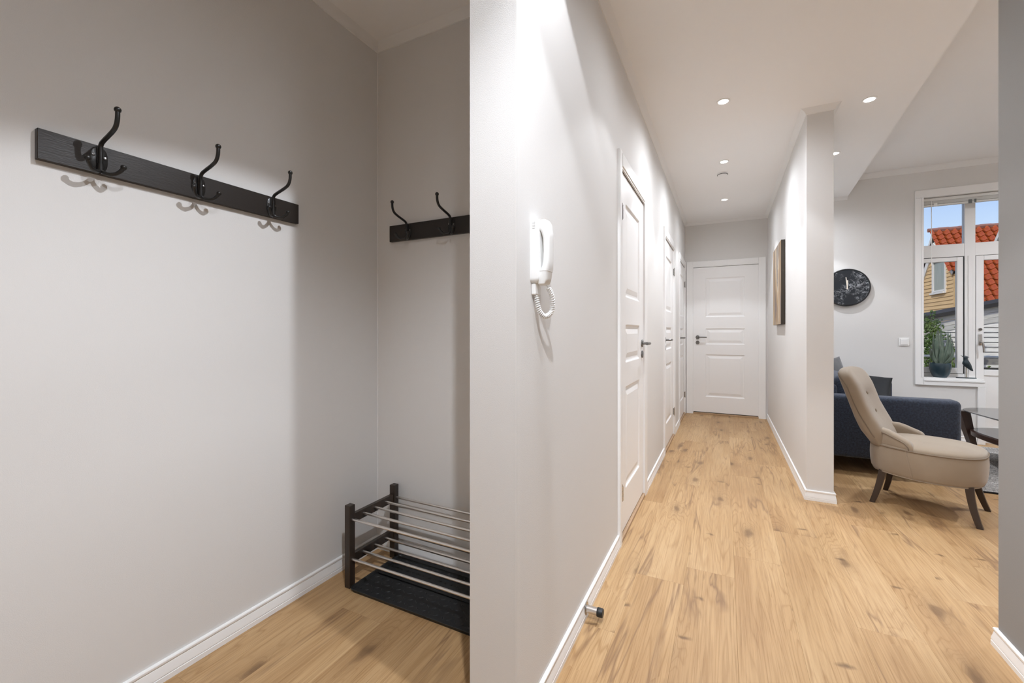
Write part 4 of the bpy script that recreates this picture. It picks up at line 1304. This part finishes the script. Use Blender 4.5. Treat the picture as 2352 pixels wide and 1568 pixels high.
# pantiles on the slope facing the window: wave section, one object each
TWD, TCO = 0.30, 0.355
tv = []; tf = []
NX = 10
prof = []
for i in range(NX+1):
    u = i/NX
    zz = 0.085*(0.5-0.5*math.cos(2*PI*min(max((u-0.42)/0.58, 0), 1))) - 0.030*math.sin(PI*min(u/0.42, 1))
    prof.append((u*(TWD+0.03), zz))
tl = MB()
ring = lambda d, lift, th: [(x, d, zz+lift-th) for x, zz in prof]
top0 = ring(0, 0.0, 0); top1 = ring(TCO+0.05, 0.045, 0); bot1 = ring(TCO+0.05, 0.045, 0.035); bot0 = ring(0, 0.0, 0.022)
n_ = NX+1
tl.v = [tuple(p) for r in (top0, top1, bot1, bot0) for p in r]
for r in range(3):
    for i in range(NX):
        tl.f.append((r*n_+i, r*n_+i+1, (r+1)*n_+i+1, (r+1)*n_+i))
tme = tl.mesh('tile', M['tile'], 50)
# tile local: x along the ridge, y down the slope, z off the slope
nrow = int(5.78/TCO)
for r in range(nrow):
    for c in range(18):
        o = bpy.data.objects.new('tile', tme); COL.objects.link(o); o.parent = deck
        d = 0.08 + r*TCO
        if c < 2 and d > -KY/math.cos(slope) - 0.25: COL.objects.unlink(o); bpy.data.objects.remove(o); continue
        o.location = (-0.28 + c*TWD, -(d*math.cos(slope)), hz(RZ-d*math.sin(slope)))
        # local y must point down the -Y slope: rotate about x so that +y -> (0,-cos,-sin); mirror handled by rotation of 180 about z
        o.rotation_euler = Matrix(((1, 0, 0), (0, -math.cos(slope), -math.sin(slope)), (0, -math.sin(slope), math.cos(slope)))).to_4x4().to_euler() if False else (0, 0, 0)
        o['_d'] = d
X_ = Vector((1, 0, 0)); Y_ = Vector((0, -math.cos(slope), -math.sin(slope))); Zn = Vector((0, -math.sin(slope), math.cos(slope)))
# right-handed frame: flip the x axis of the tile (its roll then falls on the other side)
rotm = Matrix((( -1, Y_.x, Zn.x), (0, Y_.y, Zn.y), (0, Y_.z, Zn.z))).to_euler()
for o in deck.children:
    if o.name.startswith('tile'):
        o.rotation_euler = rotm
        o.location.x += TWD+0.03
        if '_d' in o: del o['_d']
rcap = MB().tube([(0, 0, 0), (0.42, 0, 0)], 0.10, 14).mesh('ridge_tile', M['tilecap'], 50)
for c in range(14):
    o = bpy.data.objects.new('ridge_tile', rcap); COL.objects.link(o); o.parent = t; o.location = (-0.33+c*0.40, 0, hz(RZ+0.0)+ (0.012 if c % 2 else 0))
MB().tube([(0.30, -(5.78*math.cos(slope)+.10), hz(RZ-5.78*math.sin(slope)-.10)), (HL+5, -(5.78*math.cos(slope)+.10), hz(RZ-5.78*math.sin(slope)-.10))], 0.09, 12).build('gutter', M['housegap'], t, smooth=50)

# nearer neighbour: only its far rake board shows
t = thing('neighbour_house', (9.05, 17.9, -3.0), 'dark green neighbouring house with white barge boards at the right of the pane', 'house')
NRZ, NRU = 9.70, 0.0
NS = R(49)
poly = [(-3.6, 0), (-3.6, hz(9.45-3.6*math.tan(NS))), (0, hz(9.45)), (3.6, hz(9.45-3.6*math.tan(NS))), (3.6, 0)]
MB().add([(0.25, y, z) for y, z in poly]+[(8, y, z) for y, z in poly], [(0,1,2,3,4), (9,8,7,6,5)] + [(i, (i+1) % 5, 5+(i+1) % 5, 5+i) for i in range(5)]).build('walls', M['grey2'], t)
def nrp(d, x, up): return (x, d*math.cos(NS)+up*math.sin(NS), hz(NRZ-d*math.sin(NS)+up*math.cos(NS)))
def nslab(name, m, x0, x1, u0, u1, LN=6.85):
    for s in (1, -1):
        a = [nrp(0, x0, u0), nrp(LN, x0, u0), nrp(LN, x1, u0), nrp(0, x1, u0), nrp(0, x0, u1), nrp(LN, x0, u1), nrp(LN, x1, u1), nrp(0, x1, u1)]
        a = [(p[0], p[1]*s, p[2]) for p in a]
        MB().add(a, [(0,1,2,3),(7,6,5,4),(0,4,5,1),(1,5,6,2),(2,6,7,3),(3,7,4,0)]).build(name, m, t)
nslab('barge_board', M['housewhite'], -0.03, 0.0, 0.0, -0.14)
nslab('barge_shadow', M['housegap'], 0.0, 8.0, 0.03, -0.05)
nslab('soffit_board', M['housewhite'], 0.05, 0.24, -0.20, -0.34)
nslab('fascia', M['housegap'], 0.02, 0.05, -0.05, -0.20)

# weathered shed below the houses
t = thing('garden_shed', (3.4, 14.0, -3.0), 'weathered pale board shed with dark sloping roof edge', 'shed')
MB().box(0.02, 4.2, 0.05, 1.6, 0, hz(1.28)).build('walls', M['shedlow'], t)
SA = math.tan(R(13.2))
def roofz(x): return hz(1.53 + (x+3.4-4.38)*SA)
MB().add([(-0.1, -0.16, roofz(-0.1)), (4.3, -0.16, roofz(4.3)), (4.3, 1.8, roofz(4.3)), (-0.1, 1.8, roofz(-0.1)), (-0.1, -0.16, roofz(-0.1)-.09), (4.3, -0.16, roofz(4.3)-.09), (4.3, 1.8, roofz(4.3)-.09), (-0.1, 1.8, roofz(-0.1)-.09)], [(0,1,2,3),(7,6,5,4),(0,4,5,1),(1,5,6,2),(2,6,7,3),(3,7,4,0)]).build('roof_edge', M['housegap'], t)
for k in range(3):
    o_ = 0.10+0.125*k
    MB().add([(0, -0.05+.012*k, roofz(0)-o_), (4.2, -0.05+.012*k, roofz(4.2)-o_), (4.2, -0.02+.012*k, roofz(4.2)-o_-.115), (0, -0.02+.012*k, roofz(0)-o_-.115), (0, .03, roofz(0)-o_), (4.2, .03, roofz(4.2)-o_), (4.2, .03, roofz(4.2)-o_-.115), (0, .03, roofz(0)-o_-.115)], [(0,1,2,3),(7,6,5,4),(0,4,5,1),(1,5,6,2),(2,6,7,3),(3,7,4,0)]).build('fascia_board', M['shed'], t)
z = 1.36
k = 0
while z > 0.55:
    MB().add([(0.0, 0.035, hz(z)), (4.2, 0.035, hz(z)), (4.2, 0.008, hz(z-.108)), (0.0, 0.008, hz(z-.108)), (0, .049, hz(z)), (4.2, .049, hz(z)), (4.2, .049, hz(z-.108)), (0, .049, hz(z-.108))], [(0,1,2,3),(7,6,5,4),(0,4,5,1),(1,5,6,2),(2,6,7,3),(3,7,4,0)]).build('wall_board', M['shed'], t)
    z -= 0.116; k += 1
MB().box(0, 4.2, 0.0, 0.05, hz(0.30), hz(0.36)).build('ledge', M['shed'], t)

# ivy climbing the shed
def ivy(loc, blobs, label, seed, n):
    t = thing('climbing_ivy', loc, label, 'ivy')
    r = random.Random(seed)
    MB().tube(catmull([(0, 0, 0), (0.05, -0.02, 1.4), (-0.03, 0, 2.6), (0.06, -0.02, 3.6)], 5), [0.035]*6+[0.03]*5+[0.015]*5, 8).build('stem', M['bark'], t, smooth=60)
    b = MB()
    for _ in range(n):
        c = r.choice(blobs)
        p = Vector((c[0]+r.gauss(0, c[3]), -0.06+r.uniform(-.12, .05), c[2]+r.gauss(0, c[4])))
        a = r.uniform(0, 2*PI); q = r.uniform(0.020, 0.040)
        e1 = Vector((math.cos(a), r.uniform(-.5, .2), math.sin(a))).normalized()
        e2 = Vector((-math.sin(a), r.uniform(-.5, .2), math.cos(a))).normalized()
        b.add([p-e1*q, p+e2*q*.7, p+e1*q*1.2, p-e2*q*.7, p+Vector((0, -.012, 0))], [(0, 3, 4), (3, 2, 4), (2, 1, 4), (1, 0, 4)])
    o = b.build('foliage', M['leafg'], t); o['kind'] = 'stuff'
ivy((4.45, 13.77, -3.0), [(-.05, 0, 4.25, .10, .14), (-.06, 0, 3.9, .12, .20), (.05, 0, 3.5, .16, .18), (.0, 0, 3.1, .2, .2), (.60, 0, 4.0, .06, .12), (.62, 0, 3.6, .10, .16), (.47, 0, 3.2, .22, .16)], 'green ivy climbing in front of the shed behind the aloe', 3, 1700)
